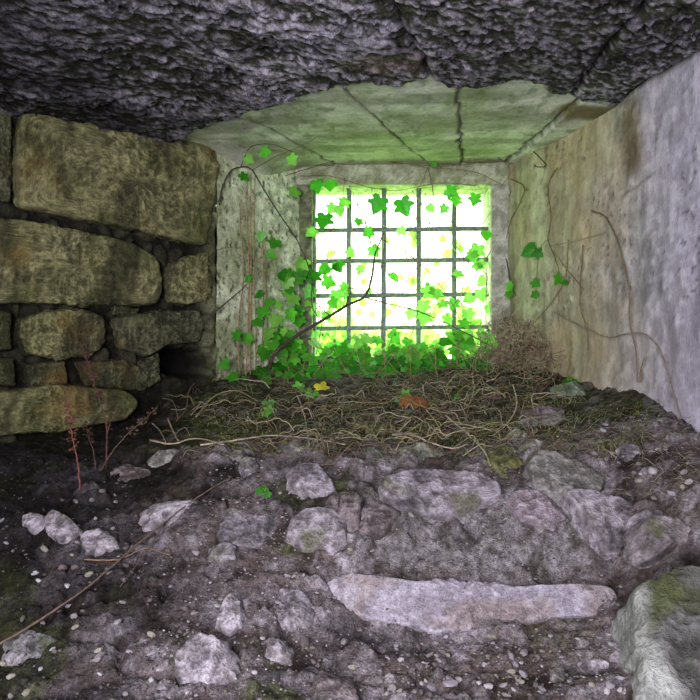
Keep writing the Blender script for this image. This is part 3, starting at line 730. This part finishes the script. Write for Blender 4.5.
px2m = lambda n, Y: n * Y / F
def wl_(w, pts, off=.015): return [w.hit(x, y, off) for x, y in pts]

# climbing ivy on the left jamb
jl = [(262, 232, 11, .5), (276, 240, 13, .3), (268, 252, 11, .6), (297, 190, 13, .95), (304, 260, 17, .8), (280, 272, 12, .1), (303, 272, 12, .4), (262, 292, 10, .2),
      (295, 295, 16, .9), (278, 316, 14, .8), (289, 310, 14, .7), (300, 318, 13, .6), (270, 330, 14, .9), (287, 334, 14, .6), (298, 340, 15, .9), (266, 345, 13, .7), (281, 350, 15, .5), (262, 308, 12, .3), (255, 320, 11, .4), (250, 276, 9, .3),
      (296, 278, 12, .5), (288, 286, 12, .3), (310, 305, 12, .8), (272, 300, 12, .5), (235, 332, 10, .4), (230, 375, 11, .4), (222, 362, 10, .3), (238, 385, 11, .5), (246, 378, 10, .2)]
for _ in range(26): jl.append((random.gauss(284, 14), random.uniform(262, 356), random.uniform(8, 14), random.random()))
stems = []
for x, t0, w_ in ((247, 176, 3), (251, 172, 2), (255, 176, 2), (262, 225, 4), (241, 200, 3), (268, 250, 5)):
    stems.append((wl_(WJ, [(x + random.uniform(-w_, w_), 388), (x + random.uniform(-w_, w_), 330), (x + random.uniform(-w_, w_), 275), (x + random.uniform(-w_, w_), 220 if t0 < 220 else t0 + 10), (x, t0)], random.uniform(.02, .05)), .0045, .0025, (.26, .18, .10)))
plant('climbing_ivy', 'ivy climbing the pale left jamb on thin upright brown stems', 'ivy', stems, [(WJ.hit(x, y, random.uniform(.045, .09)), px2m(s, 4.1) * 1.0, k, None) for x, y, s, k in jl])

# arching vine over the top left corner
plant('arching_vine', 'dark vine arching from the top left corner down across the window', 'vine',
      [(wl_(WJ, [(219, 205), (222, 188), (230, 172), (241, 167), (252, 170)], .03) + [at(264, 190, 4.15), at(280, 215, 4.2), at(298, 242, 4.28), at(311, 275, 4.33), at(312, 305, 4.34), at(321, 322, 4.34)], .0045, .0035, DKB),
       ([at(241, 167, 3.85), at(250, 148, 3.68), at(270, 144, 3.62), at(293, 152, 3.66)], .0025, .0015, DKB),
       ([at(252, 170, 3.95), at(275, 157, 3.75), at(300, 146, 3.6), at(316, 138, 3.45)], .0022, .0015, BR),
       (wl_(WJ, [(200, 263), (217, 250), (240, 248), (254, 260)], .04), .002, .0015, BR)], [(at(246, 157, 3.72), .055, .75, None), (at(268, 149, 3.64), .065, .6, None), (at(290, 156, 3.68), .06, .95, None), (at(241, 174, 3.95), .06, .1, None)])
# thick dark branch leaning into the window
plant('leaning_branch', 'thick dark branch leaning up from the ledge across the lower panes', 'branch',
      [([ground(268, 372), at(276, 352, 4.05), at(295, 337, 4.1), at(325, 319, 4.18), at(348, 305, 4.24), at(365, 296, 4.27), at(372, 276, 4.28), at(375, 255, 4.3), at(384, 233, 4.32)], .013, .004, DKB),
       ([at(363, 297, 4.27), at(385, 303, 4.3), at(420, 312, 4.3), at(460, 330, 4.28), at(502, 352, 4.2)], .004, .003, DKB),
       ([at(345, 307, 4.24), at(352, 290, 4.26), at(360, 270, 4.3)], .004, .0015, DKB),
       ([at(330, 316, 4.2), at(316, 302, 4.25), at(312, 280, 4.27)], .0035, .002, DKB)], [(at(371, 290, 4.3), .05, .8, None), (at(345, 292, 4.3), .05, .9, None)])
plant('bare_shoot', 'bare dark shoot slanting over the foot of the left jamb', 'twig', [(wl_(WJ, [(204, 322), (222, 306), (245, 286), (252, 272)], .05), .005, .002, DKB)], [])

# ivy hanging from the lintel
hl = [(316, 181, 13, .4), (331, 181, 12, .4), (325, 215, 17, .1), (347, 200, 12, .95), (359, 219, 9, .3), (381, 198, 18, .15), (401, 200, 18, .15), (372, 231, 11, .4), (400, 228, 9, .9), (340, 206, 12, .9), (334, 205, 11, .95),
      (447, 190, 13, .4), (456, 197, 12, .5), (476, 195, 12, .4), (446, 206, 9, .7), (428, 205, 10, .9), (372, 247, 12, .5), (425, 152, 8, .4), (408, 137, 8, .4), (432, 162, 7, .5)]
plant('hanging_ivy', 'ivy hanging from the lintel with separate drooping lobed leaves', 'ivy',
      [([at(300, 176, 4.35), at(330, 176, 4.34), at(372, 188, 4.34), at(400, 190, 4.34), at(440, 183, 4.34), at(480, 186, 4.35)], .0025, .0018, BR),
       ([at(372, 188, 4.34), at(374, 215, 4.34), at(383, 240, 4.36)], .002, .001, BR), ([at(428, 168, 4.33), at(433, 190, 4.33), at(434, 215, 4.35), at(425, 230, 4.37)], .003, .002, BR),
       ([at(345, 178, 4.34), at(340, 205, 4.36), at(325, 222, 4.36)], .002, .001, BR), ([at(350, 182, 4.35), at(365, 160, 4.3), at(375, 175, 4.33), at(362, 215, 4.36)], .002, .0015, (.3, .3, .18)),
       ([at(428, 168, 4.33), at(415, 190, 4.34), at(380, 200, 4.36)], .0016, .001, BR)],
      [(at(x, y, random.uniform(4.3, 4.36)), px2m(s, 4.33), k, (random.uniform(-.4, .4), -1, random.uniform(-.2, .5))) for x, y, s, k in hl])
plant('ceiling_rootlets', 'thin rootlets creeping along the joint of slabs and lintel', 'root',
      [([at(285, 176, 4.2), at(310, 168, 4.25), at(350, 158, 4.3), at(400, 163, 4.34), at(450, 166, 4.34), at(508, 158, 4.3)], .003, .002, BR),
       ([at(300, 180, 4.3), at(340, 164, 4.3), at(380, 160, 4.32), at(430, 168, 4.34)], .0025, .002, BRG),
       ([at(440, 168, 4.33), at(475, 172, 4.33), at(505, 186, 4.3)], .0025, .0015, BR),
       ([at(490, 150, 4.25), at(510, 170, 4.28), at(500, 188, 4.3)], .0025, .0015, BR)], [])
# ivy in front of the grille
g1 = [(315, 230, 12, .9), (329, 266, 14, .3), (337, 262, 13, .4), (315, 272, 15, .2), (324, 280, 14, .5), (336, 291, 12, .5), (346, 284, 10, .6), (312, 288, 13, .6), (335, 264, 12, .2), (391, 273, 13, .6), (361, 267, 9, .9), (348, 250, 10, .95), (330, 300, 12, .5), (326, 312, 11, .8)]
plant('clinging_ivy', 'ivy clinging to the left bars of the grille', 'ivy', [([at(316, 355, 4.4), at(322, 320, 4.4), at(318, 290, 4.4), at(330, 262, 4.4), at(345, 228, 4.42)], .003, .0015, BR), ([at(318, 290, 4.4), at(345, 278, 4.41), at(370, 262, 4.42), at(391, 268, 4.42)], .002, .001, BR)],
      [(at(x, y, random.uniform(4.36, 4.44)), px2m(s, 4.4), k, None) for x, y, s, k in g1])
g2 = [(486, 231, 13, .5), (478, 246, 15, .9), (472, 252, 12, .95), (425, 287, 16, .9), (436, 289, 14, .9), (455, 272, 11, .8), (474, 264, 11, .9), (485, 278, 13, .8), (480, 290, 13, .9), (424, 302, 14, .9), (455, 300, 12, .6), (425, 313, 15, .8), (412, 310, 11, .95), (467, 310, 12, .9),
      (440, 302, 11, .9), (473, 296, 13, .9), (488, 305, 12, .8), (462, 320, 12, .7), (446, 316, 12, .9), (497, 333, 13, .4), (484, 262, 10, .9)]
plant('trailing_ivy', 'pale backlit ivy trailing over the right half of the grille', 'ivy',
      [([at(498, 200, 4.42), at(470, 245, 4.42), at(445, 290, 4.42), at(438, 335, 4.4)], .0022, .0015, (.28, .25, .18)), ([at(384, 240, 4.42), at(410, 255, 4.42), at(440, 285, 4.42), at(465, 330, 4.4), at(475, 360, 4.35)], .003, .002, BR),
       ([at(500, 235, 4.4), at(470, 285, 4.42), at(450, 310, 4.42), at(432, 350, 4.4)], .0025, .0015, BR), ([at(380, 238, 4.42), at(430, 238, 4.42), at(460, 244, 4.42), at(480, 228, 4.42)], .0018, .001, (.3, .3, .22)),
       ([at(380, 238, 4.43), at(420, 230, 4.43), at(436, 215, 4.43)], .0018, .001, (.3, .3, .22)), ([at(455, 190, 4.43), at(478, 225, 4.42), at(492, 250, 4.4)], .002, .001, BRG)],
      [(at(x, y, random.uniform(4.36, 4.44)), px2m(s, 4.4), k, None) for x, y, s, k in g2])

for i in range(16):
    x, y = random.uniform(300, 350) + (i % 4) * 45, random.uniform(178, 250); P = [at(x, y, 4.42)]
    a_ = random.uniform(.6, 2.5)
    for k in range(random.randint(3, 6)):
        a_ += random.uniform(-.5, .5); x += math.cos(a_) * 26; y += abs(math.sin(a_)) * 28; x = min(max(x, 316), 486)
        if y > 352: break
        P.append(at(x, y, random.uniform(4.40, 4.44)))
    if len(P) > 2:
        plant('bare_tendril', 'thin pale tendril strung across the window bars', 'tendril', [(P, .0032, .002, random.choice([(.34, .32, .22), (.22, .18, .12), (.4, .42, .28)]))], [], group='tendrils across the bars')
pl_ = [(random.uniform(318, 486), random.triangular(190, 340, 330), random.uniform(7, 12), .95, None) for _ in range(46)]
plant('pale_ivy', 'pale yellow green ivy scattered thinly over the outer face of the bars', 'ivy', [([at(330, 356, 4.58), at(352, 300, 4.58), at(396, 250, 4.58), at(440, 205, 4.58)], .002, .001, (.34, .32, .22)), ([at(470, 356, 4.58), at(462, 300, 4.58), at(430, 262, 4.58), at(400, 206, 4.58)], .002, .001, (.34, .32, .22))],
      [(at(x, y, 4.58), px2m(s_, 4.5), (.45, .62, .16), None) for x, y, s_, k, n__ in pl_])

# ivy growing over the sill, four plants
def sill(x0, x1, n_, label, y0=335, y1=385, spread_=1.0, pale_=.35, up=.0):
    st, lv = [], []
    for k in range(6):
        xa = random.uniform(x0, x1); b = ground(xa, random.uniform(368, 384))
        xb = xa + random.uniform(-26, 26); st.append(([b, b + np.array([px2m(xb - xa, 4) * .5, .05, .09]), at(xb, random.uniform(y0 - 5, y0 + 25), 4.25)], .0028, .0014, (.20, .2, .08)))
    for k in range(n_):
        u = random.random(); y = y0 + (y1 - y0) * random.random() ** .8; x = random.uniform(x0, x1)
        Yd = 4.36 - .42 * max(0, (y - 345) / 45) + random.uniform(-.04, .04)
        g_ = at(x, y, Yd); g_[2] = max(g_[2], float(Hs(g_[0], g_[1])) + .015)
        kk = random.random() * .55 + (pale_ if y < 358 else .0)
        lv.append((g_, px2m(random.uniform(9, 17), 4.15), min(kk, .99), (random.uniform(-.8, .8), -1, random.uniform(-.1, 1.3))))
    plant('sill_ivy', label, 'ivy', st, lv)
sill(262, 325, 44, 'sill ivy rooted at the foot of the left jamb', 338, 388)
sill(322, 385, 62, 'dense sill ivy below the leaning branch', 336, 384)
sill(380, 440, 62, 'dense sill ivy in front of the middle bars', 332, 378)
sill(435, 492, 46, 'thinner sill ivy towards the right jamb', 330, 372)
# a few single sprays
def spray(label, pts, Y=None, k=.4, rad=.02):
    lv = []; c0 = ground(*pts[0][:2], .01)
    for x, y, s in pts:
        g_ = ground(x, y, .0); g_ = g_ * .985 + np.array([0, 0, 0]); lv.append((g_, px2m(s, g_[1]), random.choice([k, k * .6, k * 1.5]), (random.uniform(-.4, .4), -1, random.uniform(.1, .8))))
    b = ground(pts[0][0], pts[0][1] + 4)
    plant('ivy_seedling', label, 'ivy', [([b, b + np.array([.004, -.004, .02]), lv[0][0]], .0018, .001, (.2, .25, .08))], lv)
spray('low ivy spray on the roots below the climbing stems', [(268, 402, 14), (272, 408, 12), (265, 412, 10)])
spray('ivy shoot with one yellowing leaf at the front of the sill', [(312, 394, 15), (306, 390, 12), (300, 384, 11)], k=.45)
Lf = Leaves(); r_ = empty('yellow_leaf', Vector(ground(322, 395, .01))); tag(r_, 'yellow ivy leaf at the front of the sill', 'leaf'); g_ = ground(320, 388, .02) * .98; Lf.leaf(g_, .075, (.2, -1, .5), (.3, 0, -1), (.62, .55, .06), LO); Lf.m.build('blade', M_LEAF, r_, smooth=False)
spray('small ivy spray beside the brown dead leaf', [(402, 395, 11), (407, 398, 10), (398, 399, 9)])
spray('tiny green sprig on the slope near the pointed rock', [(265, 489, 10), (269, 492, 8), (261, 491, 7)], k=.15)
spray('tiny green plant on the right wall side of the ledge', [(571, 378, 7), (575, 381, 6), (567, 381, 6)])
spray('ivy sprig at the foot of the right jamb', [(480, 365, 15), (474, 361, 10)])
spray('ivy sprig above the root tangle', [(512, 352, 12), (516, 344, 10)])
spray('pale sprig in the middle of the root tangle', [(455, 398, 7), (459, 396, 6)])
# dead brown leaf
Lf = Leaves(); g_ = ground(410, 408, .03); r_ = empty('dead_leaf', Vector(g_)); tag(r_, 'curled orange brown dead leaf on the mossy ledge', 'leaf')
for dx in (-.045, 0, .04): Lf.leaf(Vector(g_) + Vector((dx, -.01, .005)), .07, (dx * 12, -.7, .7), (1, dx * 9, -.05 - dx * 6), (.26, .12, .05), LO)
Lf.m.build('blade', M_DEAD, r_, smooth=False)

# ivy and bare vines on the right wall
plant('wall_ivy', 'dark green ivy sprig hanging on the right wall near the window', 'ivy',
      [(wl_(WR, [(557, 168), (548, 186), (551, 217), (548, 239), (555, 258), (560, 275)], .02), .0032, .002, BR), (wl_(WR, [(548, 239), (540, 250), (536, 285), (538, 296)], .025), .002, .001, BR)],
      [(WR.hit(536, 247, .04), .10, (.06, .26, .03), (-.5, -1, .1)), (WR.hit(541, 252, .04), .06, (.06, .24, .03), (-.6, -1, .1)), (WR.hit(533, 281, .04), .055, (.07, .3, .03), (-.5, -1, .2)), (WR.hit(560, 276, .04), .06, (.09, .32, .03), None), (WR.hit(563, 281, .04), .04, .3, None), (WR.hit(537, 293, .04), .045, (.08, .3, .03), None), (WR.hit(512, 284, .05), .06, .5, None), (WR.hit(509, 292, .05), .05, .6, None)])
vines = [([(592, 211), (606, 218), (618, 243), (623, 262), (629, 289), (630, 323), (636, 352), (637, 382)], 'long bare vine running down the plastered wall', .0042, BR),
         ([(557, 314), (580, 326), (607, 337), (625, 334), (643, 334), (657, 346), (666, 369), (674, 397), (684, 428)], 'bare vine arching over the grey plaster to the rubble', .004, (.22, .18, .14)),
         ([(583, 245), (582, 262), (580, 303), (587, 331), (588, 350)], 'thin bare vine in the middle of the right wall', .003, BR),
         ([(524, 141), (536, 154), (546, 165), (540, 167), (534, 166)], 'short dark rootlet on the joint above the right wall', .0035, DKB),
         ([(511, 179), (524, 187), (520, 203), (511, 220), (506, 240)], 'hooked vine at the top of the right jamb', .0038, BR),
         ([(490, 222), (500, 240), (507, 262), (510, 280), (516, 296)], 'curved dark vine crossing the right jamb', .005, DKB),
         ([(568, 240), (566, 272), (556, 296), (538, 318), (518, 338), (505, 352)], 'bare vine sweeping from the wall down into the tangle', .004, BRG),
         ([(549, 246), (570, 242), (600, 234), (606, 230)], 'thin side shoot crossing the right wall', .002, (.3, .22, .14)),
         ([(640, 382), (641, 370), (644, 358)], 'short broken twig at the foot of the right wall', .0045, BR),
         ([(584, 290), (566, 268), (553, 250)], 'thin bare shoot left of the long vine', .002, BR)]
for pts, lab, r, c_ in vines:
    plant('bare_vine', lab, 'vine', [(wl_(WR, pts, .02), r, r * .6, c_)], [])

# ------------------------------------------------------------------ roots on the ledge: prominent ones first
roots = [([(200, 446), (237, 442), (271, 437), (314, 441), (345, 446)], 'long pale root lying along the front of the ledge', .005, PLB),
         ([(297, 396), (303, 412), (306, 425), (309, 446)], 'pale root hanging down the front of the ledge', .0045, PLB),
         ([(300, 432), (318, 436), (325, 450)], 'short forked pale root below the seedling', .004, BRG),
         ([(446, 417), (466, 434), (483, 451), (491, 468)], 'pale root trailing down to the mossy rock', .005, (.34, .30, .2)),
         ([(513, 386), (517, 406), (508, 425), (494, 436)], 'curved pale root in front of the dark hollow', .0045, (.34, .30, .2)),
         ([(586, 353), (566, 369), (551, 383), (540, 394)], 'thick brown root below the plastered wall', .006, BR),
         ([(517, 361), (530, 350), (545, 345), (574, 343), (586, 351), (580, 360)], 'looping root end against the plastered wall', .006, BRG),
         ([(472, 374), (474, 392), (466, 410), (450, 412)], 'thin pale root looping in the middle of the ledge', .004, PLB),
         ([(392, 436), (410, 436), (430, 444), (452, 450), (468, 446)], 'twisted pale root over the wide grey green rock', .005, (.33, .26, .22)),
         ([(424, 408), (432, 418), (440, 430)], 'short yellowish root beside the dead leaf', .004, (.35, .30, .16)),
         ([(150, 442), (172, 446), (196, 440), (224, 446)], 'bare pale stick at the left of the ledge', .005, PLB),
         ([(168, 420), (172, 430), (178, 442)], 'short upright stub left of the stick', .005, PLB),
         ([(152, 424), (160, 432), (166, 444)], 'short pale crooked stub by the left blocks', .0045, (.25, .2, .15)),
         ([(163, 352), (161, 368), (152, 385), (154, 398), (172, 402), (178, 420)], 'thin wavy root hanging from the hole in the block wall', .0035, (.2, .17, .12)),
         ([(196, 418), (214, 398), (236, 392), (258, 402)], 'arched root at the foot of the left jamb', .0045, BRG),
         ([(204, 376), (190, 390), (186, 410), (176, 422)], 'root curling out of the corner by the left jamb', .004, BR)]
for pts, lab, r, c_ in roots:
    P = []
    for k, (x, y) in enumerate(pts):
        g_ = ground(x, y); P.append(g_ * .985 + np.array([0, 0, .004]))
    plant('bare_root', lab, 'root', [(P, r, r * .6, c_)], [], mat=M_DRY)
plant('bare_twig', 'long thin twig lying diagonally across the left of the slope', 'twig',
      [([ground(x, y) * .98 + np.array([0, 0, .004]) for x, y in [(0, 646), (40, 622), (85, 590), (130, 552), (165, 524), (200, 498), (232, 478)]], .0045, .0028, (.12, .085, .065)),
       ([ground(x, y) * .98 + np.array([0, 0, .004]) for x, y in [(165, 524), (150, 548), (120, 590)]], .0025, .0015, (.12, .085, .065))], [], mat=M_DRY)
plant('bare_twig', 'thin twig slanting over the soil at the lower left', 'twig', [([ground(x, y) * .985 for x, y in [(84, 560), (118, 560), (145, 550), (170, 556)]], .003, .0018, (.2, .13, .08))], [], mat=M_DRY)

def wander(p, n_, step, hug=.02, rnd=random, up=.0):
    P = [np.array(p)]; a = rnd.uniform(0, 6.28); da = rnd.uniform(-.5, .5); z = rnd.uniform(0, hug)
    for i in range(n_):
        da += rnd.uniform(-.35, .35); da *= .85; a += da; q = P[-1] + np.array([math.cos(a) * step, math.sin(a) * step * .8, 0])
        q[1] = min(max(q[1], 2.75), 4.36); q[0] = min(q[0], .993 + (4.42 - q[1]) * .2315 - .04)
        lim = -.752 - (3.9 - q[1]) * 1.2 if q[1] < 3.9 else -.314 - (4.42 - q[1]) * .842
        q[0] = max(q[0], lim + .05)
        z = min(max(z + rnd.uniform(-.012, .013) + up, .0), hug); q[2] = float(Hs(q[0], q[1])) + .003 + z
        P.append(q)
    return P
cnt = 0
tw_protos = []
for i in range(150):                                   # individual dry roots on the ledge
    x, y = random.triangular(175, 600, 420), random.uniform(385, 452)
    g_ = ground(x, y); lenn = random.randint(5, 10)
    P = wander(g_, lenn, random.uniform(.02, .04), .05); mb = MB()
    cl = random.choice([(.30, .27, .17), (.22, .19, .11), (.34, .30, .22), (.17, .14, .08), (.26, .26, .12)]); f_ = random.uniform(.7, 1.1)
    r = random.uniform(.0018, .0036); mb.tube(spline(P, 4, .001), r, r * .5, 5, tuple(q * f_ for q in cl))
    o = mb.build('dry_root', M_DRY, None, loc=g_)
    tag(o, 'thin dry root tangled over the mossy ledge below the window', 'root', 'dry roots tangled on the ledge')
mb = MB()                                              # the uncountable mat beneath them
for i in range(1500):
    z_ = random.random()
    x, y = (random.triangular(165, 690, 420), random.uniform(372, 458))
    if x > 560 and y < 392 + (x - 560) * .3: continue
    g_ = ground(x, y); P = wander(g_, random.randint(3, 8), random.uniform(.014, .03), .035)
    cl = random.choice([(.16, .145, .085), (.11, .095, .05), (.24, .21, .14), (.10, .11, .04), (.29, .26, .18)]); r = random.uniform(.0009, .0021)
    mb.tube(spline(P, 3), r, r * .5, 3, tuple(q * random.uniform(.6, 1.1) for q in cl))
o = mb.build('root_mat', M_DRY); tag(o, 'fine mat of dry roots and moss covering the ledge', 'roots', kind='stuff')
mb = MB()                                              # brown bush of dead stems right of the window
for i in range(800):
    cx_, cy_ = random.gauss(.93, .12), random.gauss(4.15, .15)
    if i % 3 == 0: cx_, cy_ = random.gauss(.98, .12), random.gauss(3.9, .16)
    cy_ = min(cy_, 4.36); cx_ = min(cx_, .993 + (4.42 - cy_) * .2315 - .03)
    g0 = gxy(cx_, cy_); hgt = max(.02, random.uniform(.0, .33) * (1 - abs(cx_ - .93) / .4)); g0[2] += hgt
    P = [g0]; v = Vector((random.gauss(0, 1), random.gauss(0, .8), random.gauss(0, .8))).normalized()
    for k in range(random.randint(3, 6)):
        v = (v + Vector((random.gauss(0, .45), random.gauss(0, .45), random.gauss(-.12, .45)))).normalized(); q = P[-1] + np.array(v) * random.uniform(.018, .034)
        q[1] = min(q[1], 4.37); q[0] = min(q[0], .993 + (4.42 - q[1]) * .2315 - .02); q[2] = max(q[2], float(Hs(q[0], q[1])) + .002); P.append(q)
    cl = random.choice([(.30, .24, .16), (.22, .16, .11), (.42, .36, .27), (.13, .10, .06), (.32, .31, .18)]); r = random.uniform(.0011, .0026)
    mb.tube(spline(P, 3), r, r * .5, 4, cl)
o = mb.build('dead_stem_thicket', M_DRY); tag(o, 'brown thicket of dead stems heaped against the right jamb', 'thicket', kind='stuff')
mb = MB()                                              # small straw debris by the right wall
for i in range(240):
    g_ = ground(random.uniform(590, 705), random.uniform(405, 500))
    if g_[0] > .993 + (4.42 - g_[1]) * .2315 - .04: continue
    v = Vector((random.gauss(0, 1), random.gauss(0, 1), random.uniform(0, .5))).normalized() * random.uniform(.02, .06)
    mb.tube([g_, Vector(g_) + v * .5 + Vector((0, 0, .006)), Vector(g_) + v], .0012, .0006, 3, random.choice([(.3, .27, .2), (.2, .17, .11), (.36, .32, .26)]))
o = mb.build('straw_litter', M_DRY); tag(o, 'dry straw litter at the foot of the plastered wall', 'litter', kind='stuff')

# moss cushions on the ledge
mb = MB()
for i in range(3800):
    x, y = random.uniform(180, 640), random.uniform(398, 455)
    if fbm(np.array([[x / 60, y / 30, 0]]), 1, 2, 960)[0] < .0: continue
    g_ = ground(x, y) if i % 4 == 0 else g_ + np.array([random.gauss(0, .012), random.gauss(0, .012), 0]); g_[2] = float(Hs(g_[0], g_[1]))
    a = random.uniform(0, 6.28); w_ = random.uniform(.002, .004); h_ = random.uniform(.006, .016); d_ = np.array([math.cos(a), math.sin(a), 0]) * w_
    mb.add([g_ - d_, g_ + d_, g_ + np.array([random.gauss(0, .004), random.gauss(0, .004), h_])], [(0, 1, 2)], random.choice([(.12, .15, .03), (.18, .21, .05), (.08, .10, .025)]))
o = mb.build('moss_tufts', M_DRY, smooth=False); tag(o, 'low green moss tufts on the ledge', 'moss', kind='stuff')

# dry red stalks at the left
def dock(label, pts, cl, seeds, col_s, r=.0035):
    P = []
    base_ = ground(*pts[0]); Y0 = base_[1]
    for k, (x, y) in enumerate(pts): P.append(base_ if k == 0 else at(x, y, Y0 + .01 * k))
    root = empty('dry_stalk', Vector(base_)); tag(root, label, 'dead plant', 'dry stalks at the left' if False else None)
    sp = spline(P, 8, .0015); mb = MB(); mb.tube(sp, r, r * .4, 5, cl); mb.build('stem', M_VINE, root)
    sb = MB(); m = len(sp)
    for i in range(seeds):
        t_ = random.triangular(.35, 1, .75); p = sp[min(m - 1, int(t_ * (m - 1)))]; v = Vector((random.gauss(0, 1), random.gauss(0, .7), random.gauss(.3, .8))).normalized() * random.uniform(.006, .022)
        s = random.uniform(.003, .0065); c0 = p + v; ax = v.normalized(); sd_ = ax.cross(Vector((.2, 1, .3))).normalized(); b_ = ax.cross(sd_)
        V = [c0 - ax * s * 1.4, c0 + ax * s * 1.4, c0 + sd_ * s, c0 - sd_ * s, c0 + b_ * s, c0 - b_ * s]
        cc_ = tuple(q * random.uniform(.6, 1.2) for q in col_s)
        sb.add(V, [(0, 2, 4), (0, 4, 3), (0, 3, 5), (0, 5, 2), (1, 4, 2), (1, 3, 4), (1, 5, 3), (1, 2, 5)], cc_); sb.tube([p, p + v], .0008, .0006, 3, cl)
    sb.build('seed_heads', M_VINE, root, smooth=False)
dock('dry reddish stalk standing nearest the block wall, thick seed heads', [(80, 492), (78, 465), (73, 440), (70, 418), (68, 398)], (.17, .06, .05), 70, (.12, .055, .028))
dock('tall dry stalk leaning left with reddish seeds near its top', [(106, 470), (106, 425), (97, 392), (88, 362), (80, 342)], (.08, .038, .03), 55, (.09, .042, .028))
dock('dry brown stalk leaning right over the ledge', [(100, 472), (115, 448), (132, 430), (146, 418), (158, 406)], (.08, .055, .035), 45, (.085, .055, .03))
dock('short thin stalk between the two reddish stalks', [(96, 470), (93, 450), (88, 435), (86, 422)], (.08, .04, .03), 22, (.08, .04, .025))
dock('branching twig stalk beside the tall dry stalk', [(106, 448), (108, 430), (114, 415), (120, 402)], (.12, .08, .05), 18, (.12, .08, .05))

# ------------------------------------------------------------------ outside
gd = boxes('ground_outside', [(-14, 14, 4.9, 30, -.5, -.15)], plain_mat('bounce_grass', (.38, .60, .20), .9, 0, .4, 3, .3), col=(.3, .5, .12)); gd.name = 'outdoor_ground'; tag(gd, kind='structure', label='bright grass added outside to bounce light')  # hidden ground added, coloured bright to bounce green light onto the ceiling
def shrub(label, x, y, r_, h, n_, c_):
    root = empty('shrub', (x, y, -.16)); tag(root, label, 'shrub'); mb = MB(); mb.tube([(x, y, -.2), (x + .05, y, h * .3), (x, y, h * .6)], .03, .012, 6, BR)
    for k in range(5):
        a = k * 1.25; mb.tube([(x, y, .0), (x + math.cos(a) * r_ * .4, y + math.sin(a) * r_ * .4, h * .4), (x + math.cos(a) * r_ * .7, y + math.sin(a) * r_ * .6, h * .8)], .015, .006, 5, BR)
    mb.build('trunk', M_VINE, root); L_ = Leaves()
    for i in range(n_):
        v = Vector((random.gauss(0, 1), random.gauss(0, 1), random.gauss(0, 1))).normalized() * random.uniform(.4, 1)
        L_.leaf((x + v.x * r_, y + v.y * r_ * .7, h * .5 + v.z * h * .5 - .1), random.uniform(.06, .12), (random.gauss(0, 1), -1, random.gauss(0, 1)), None, tuple(q * random.uniform(.8, 1.2) for q in c_), SI)
    L_.m.build('leaves', M_OUT, root, smooth=False)
shrub('low pale shrub outside behind the left bars', -.15, 6.6, .38, .42, 300, (.30, .52, .10))
shrub('low pale shrub outside behind the middle bars', .55, 7.0, .45, .36, 320, (.32, .55, .12))
shrub('pale shrub outside behind the right bars', 1.25, 6.6, .40, .55, 320, (.30, .52, .10))

# ------------------------------------------------------------------ light
w = bpy.data.worlds.new('sky'); bpy.context.scene.world = w; w.use_nodes = True; N = w.node_tree.nodes; L = w.node_tree.links
bg = N['Background']; tc = N.new('ShaderNodeTexCoord'); sx = N.new('ShaderNodeSeparateXYZ'); L.new(tc.outputs['Generated'], sx.inputs[0])
rp = N.new('ShaderNodeValToRGB'); L.new(sx.outputs['Z'], rp.inputs[0]); e = rp.color_ramp.elements
e[0].position = 0.0; e[0].color = (.22, .34, .12, 1); e[1].position = .6; e[1].color = (.9, 1, .86, 1)
for po, cl in ((.03, (.20, .25, .13, 1)), (.12, (.20, .235, .15, 1)), (.24, (.21, .235, .175, 1)), (.30, (.9, 1, .80, 1))):
    n_ = rp.color_ramp.elements.new(po); n_.color = cl
L.new(rp.outputs[0], bg.inputs[0]); bg.inputs[1].default_value = 14
def area(name, loc, tgt, sx_, sy_, power, col, portal=False):
    l = bpy.data.lights.new(name, 'AREA'); l.shape = 'RECTANGLE'; l.size = sx_; l.size_y = sy_; l.energy = power; l.color = col
    o = bpy.data.objects.new(name, l); COL.objects.link(o); o.location = loc
    o.rotation_euler = (Vector(tgt) - Vector(loc)).to_track_quat('-Z', 'Y').to_euler()
    if portal: l.cycles.is_portal = True
    return o
xm = (wx0 + wx1) / 2; zm = (wz0 + wz1) / 2
area('window_portal', (xm, 4.78, zm), (xm, 0, zm), (wx1 - wx0) + .1, (wz1 - wz0) + .1, 1, (1, 1, 1), True)
area('rear_area_light', (-.6, -.5, .25), (.6, 3, .0), 1.6, 1.6, 180, (.95, .90, 1.0))  # unseen area lamp added behind the camera; no doorway is modelled

cam = bpy.data.cameras.new('camera'); co = bpy.data.objects.new('camera', cam); COL.objects.link(co)
co.rotation_euler = (math.pi / 2, 0, 0); cam.sensor_width = 36; cam.lens = 36.0; cam.clip_start = .02; cam.clip_end = 200
bpy.context.scene.camera = co
vs = bpy.context.scene.view_settings; vs.view_transform = 'Standard'; vs.look = 'Medium High Contrast'; vs.exposure = 0; vs.gamma = 1
bpy.context.scene.cycles.max_bounces = 6; bpy.context.scene.cycles.diffuse_bounces = 4
bpy.context.scene.cycles.use_denoising = True
bpy.context.scene.cycles.sample_clamp_indirect = 6
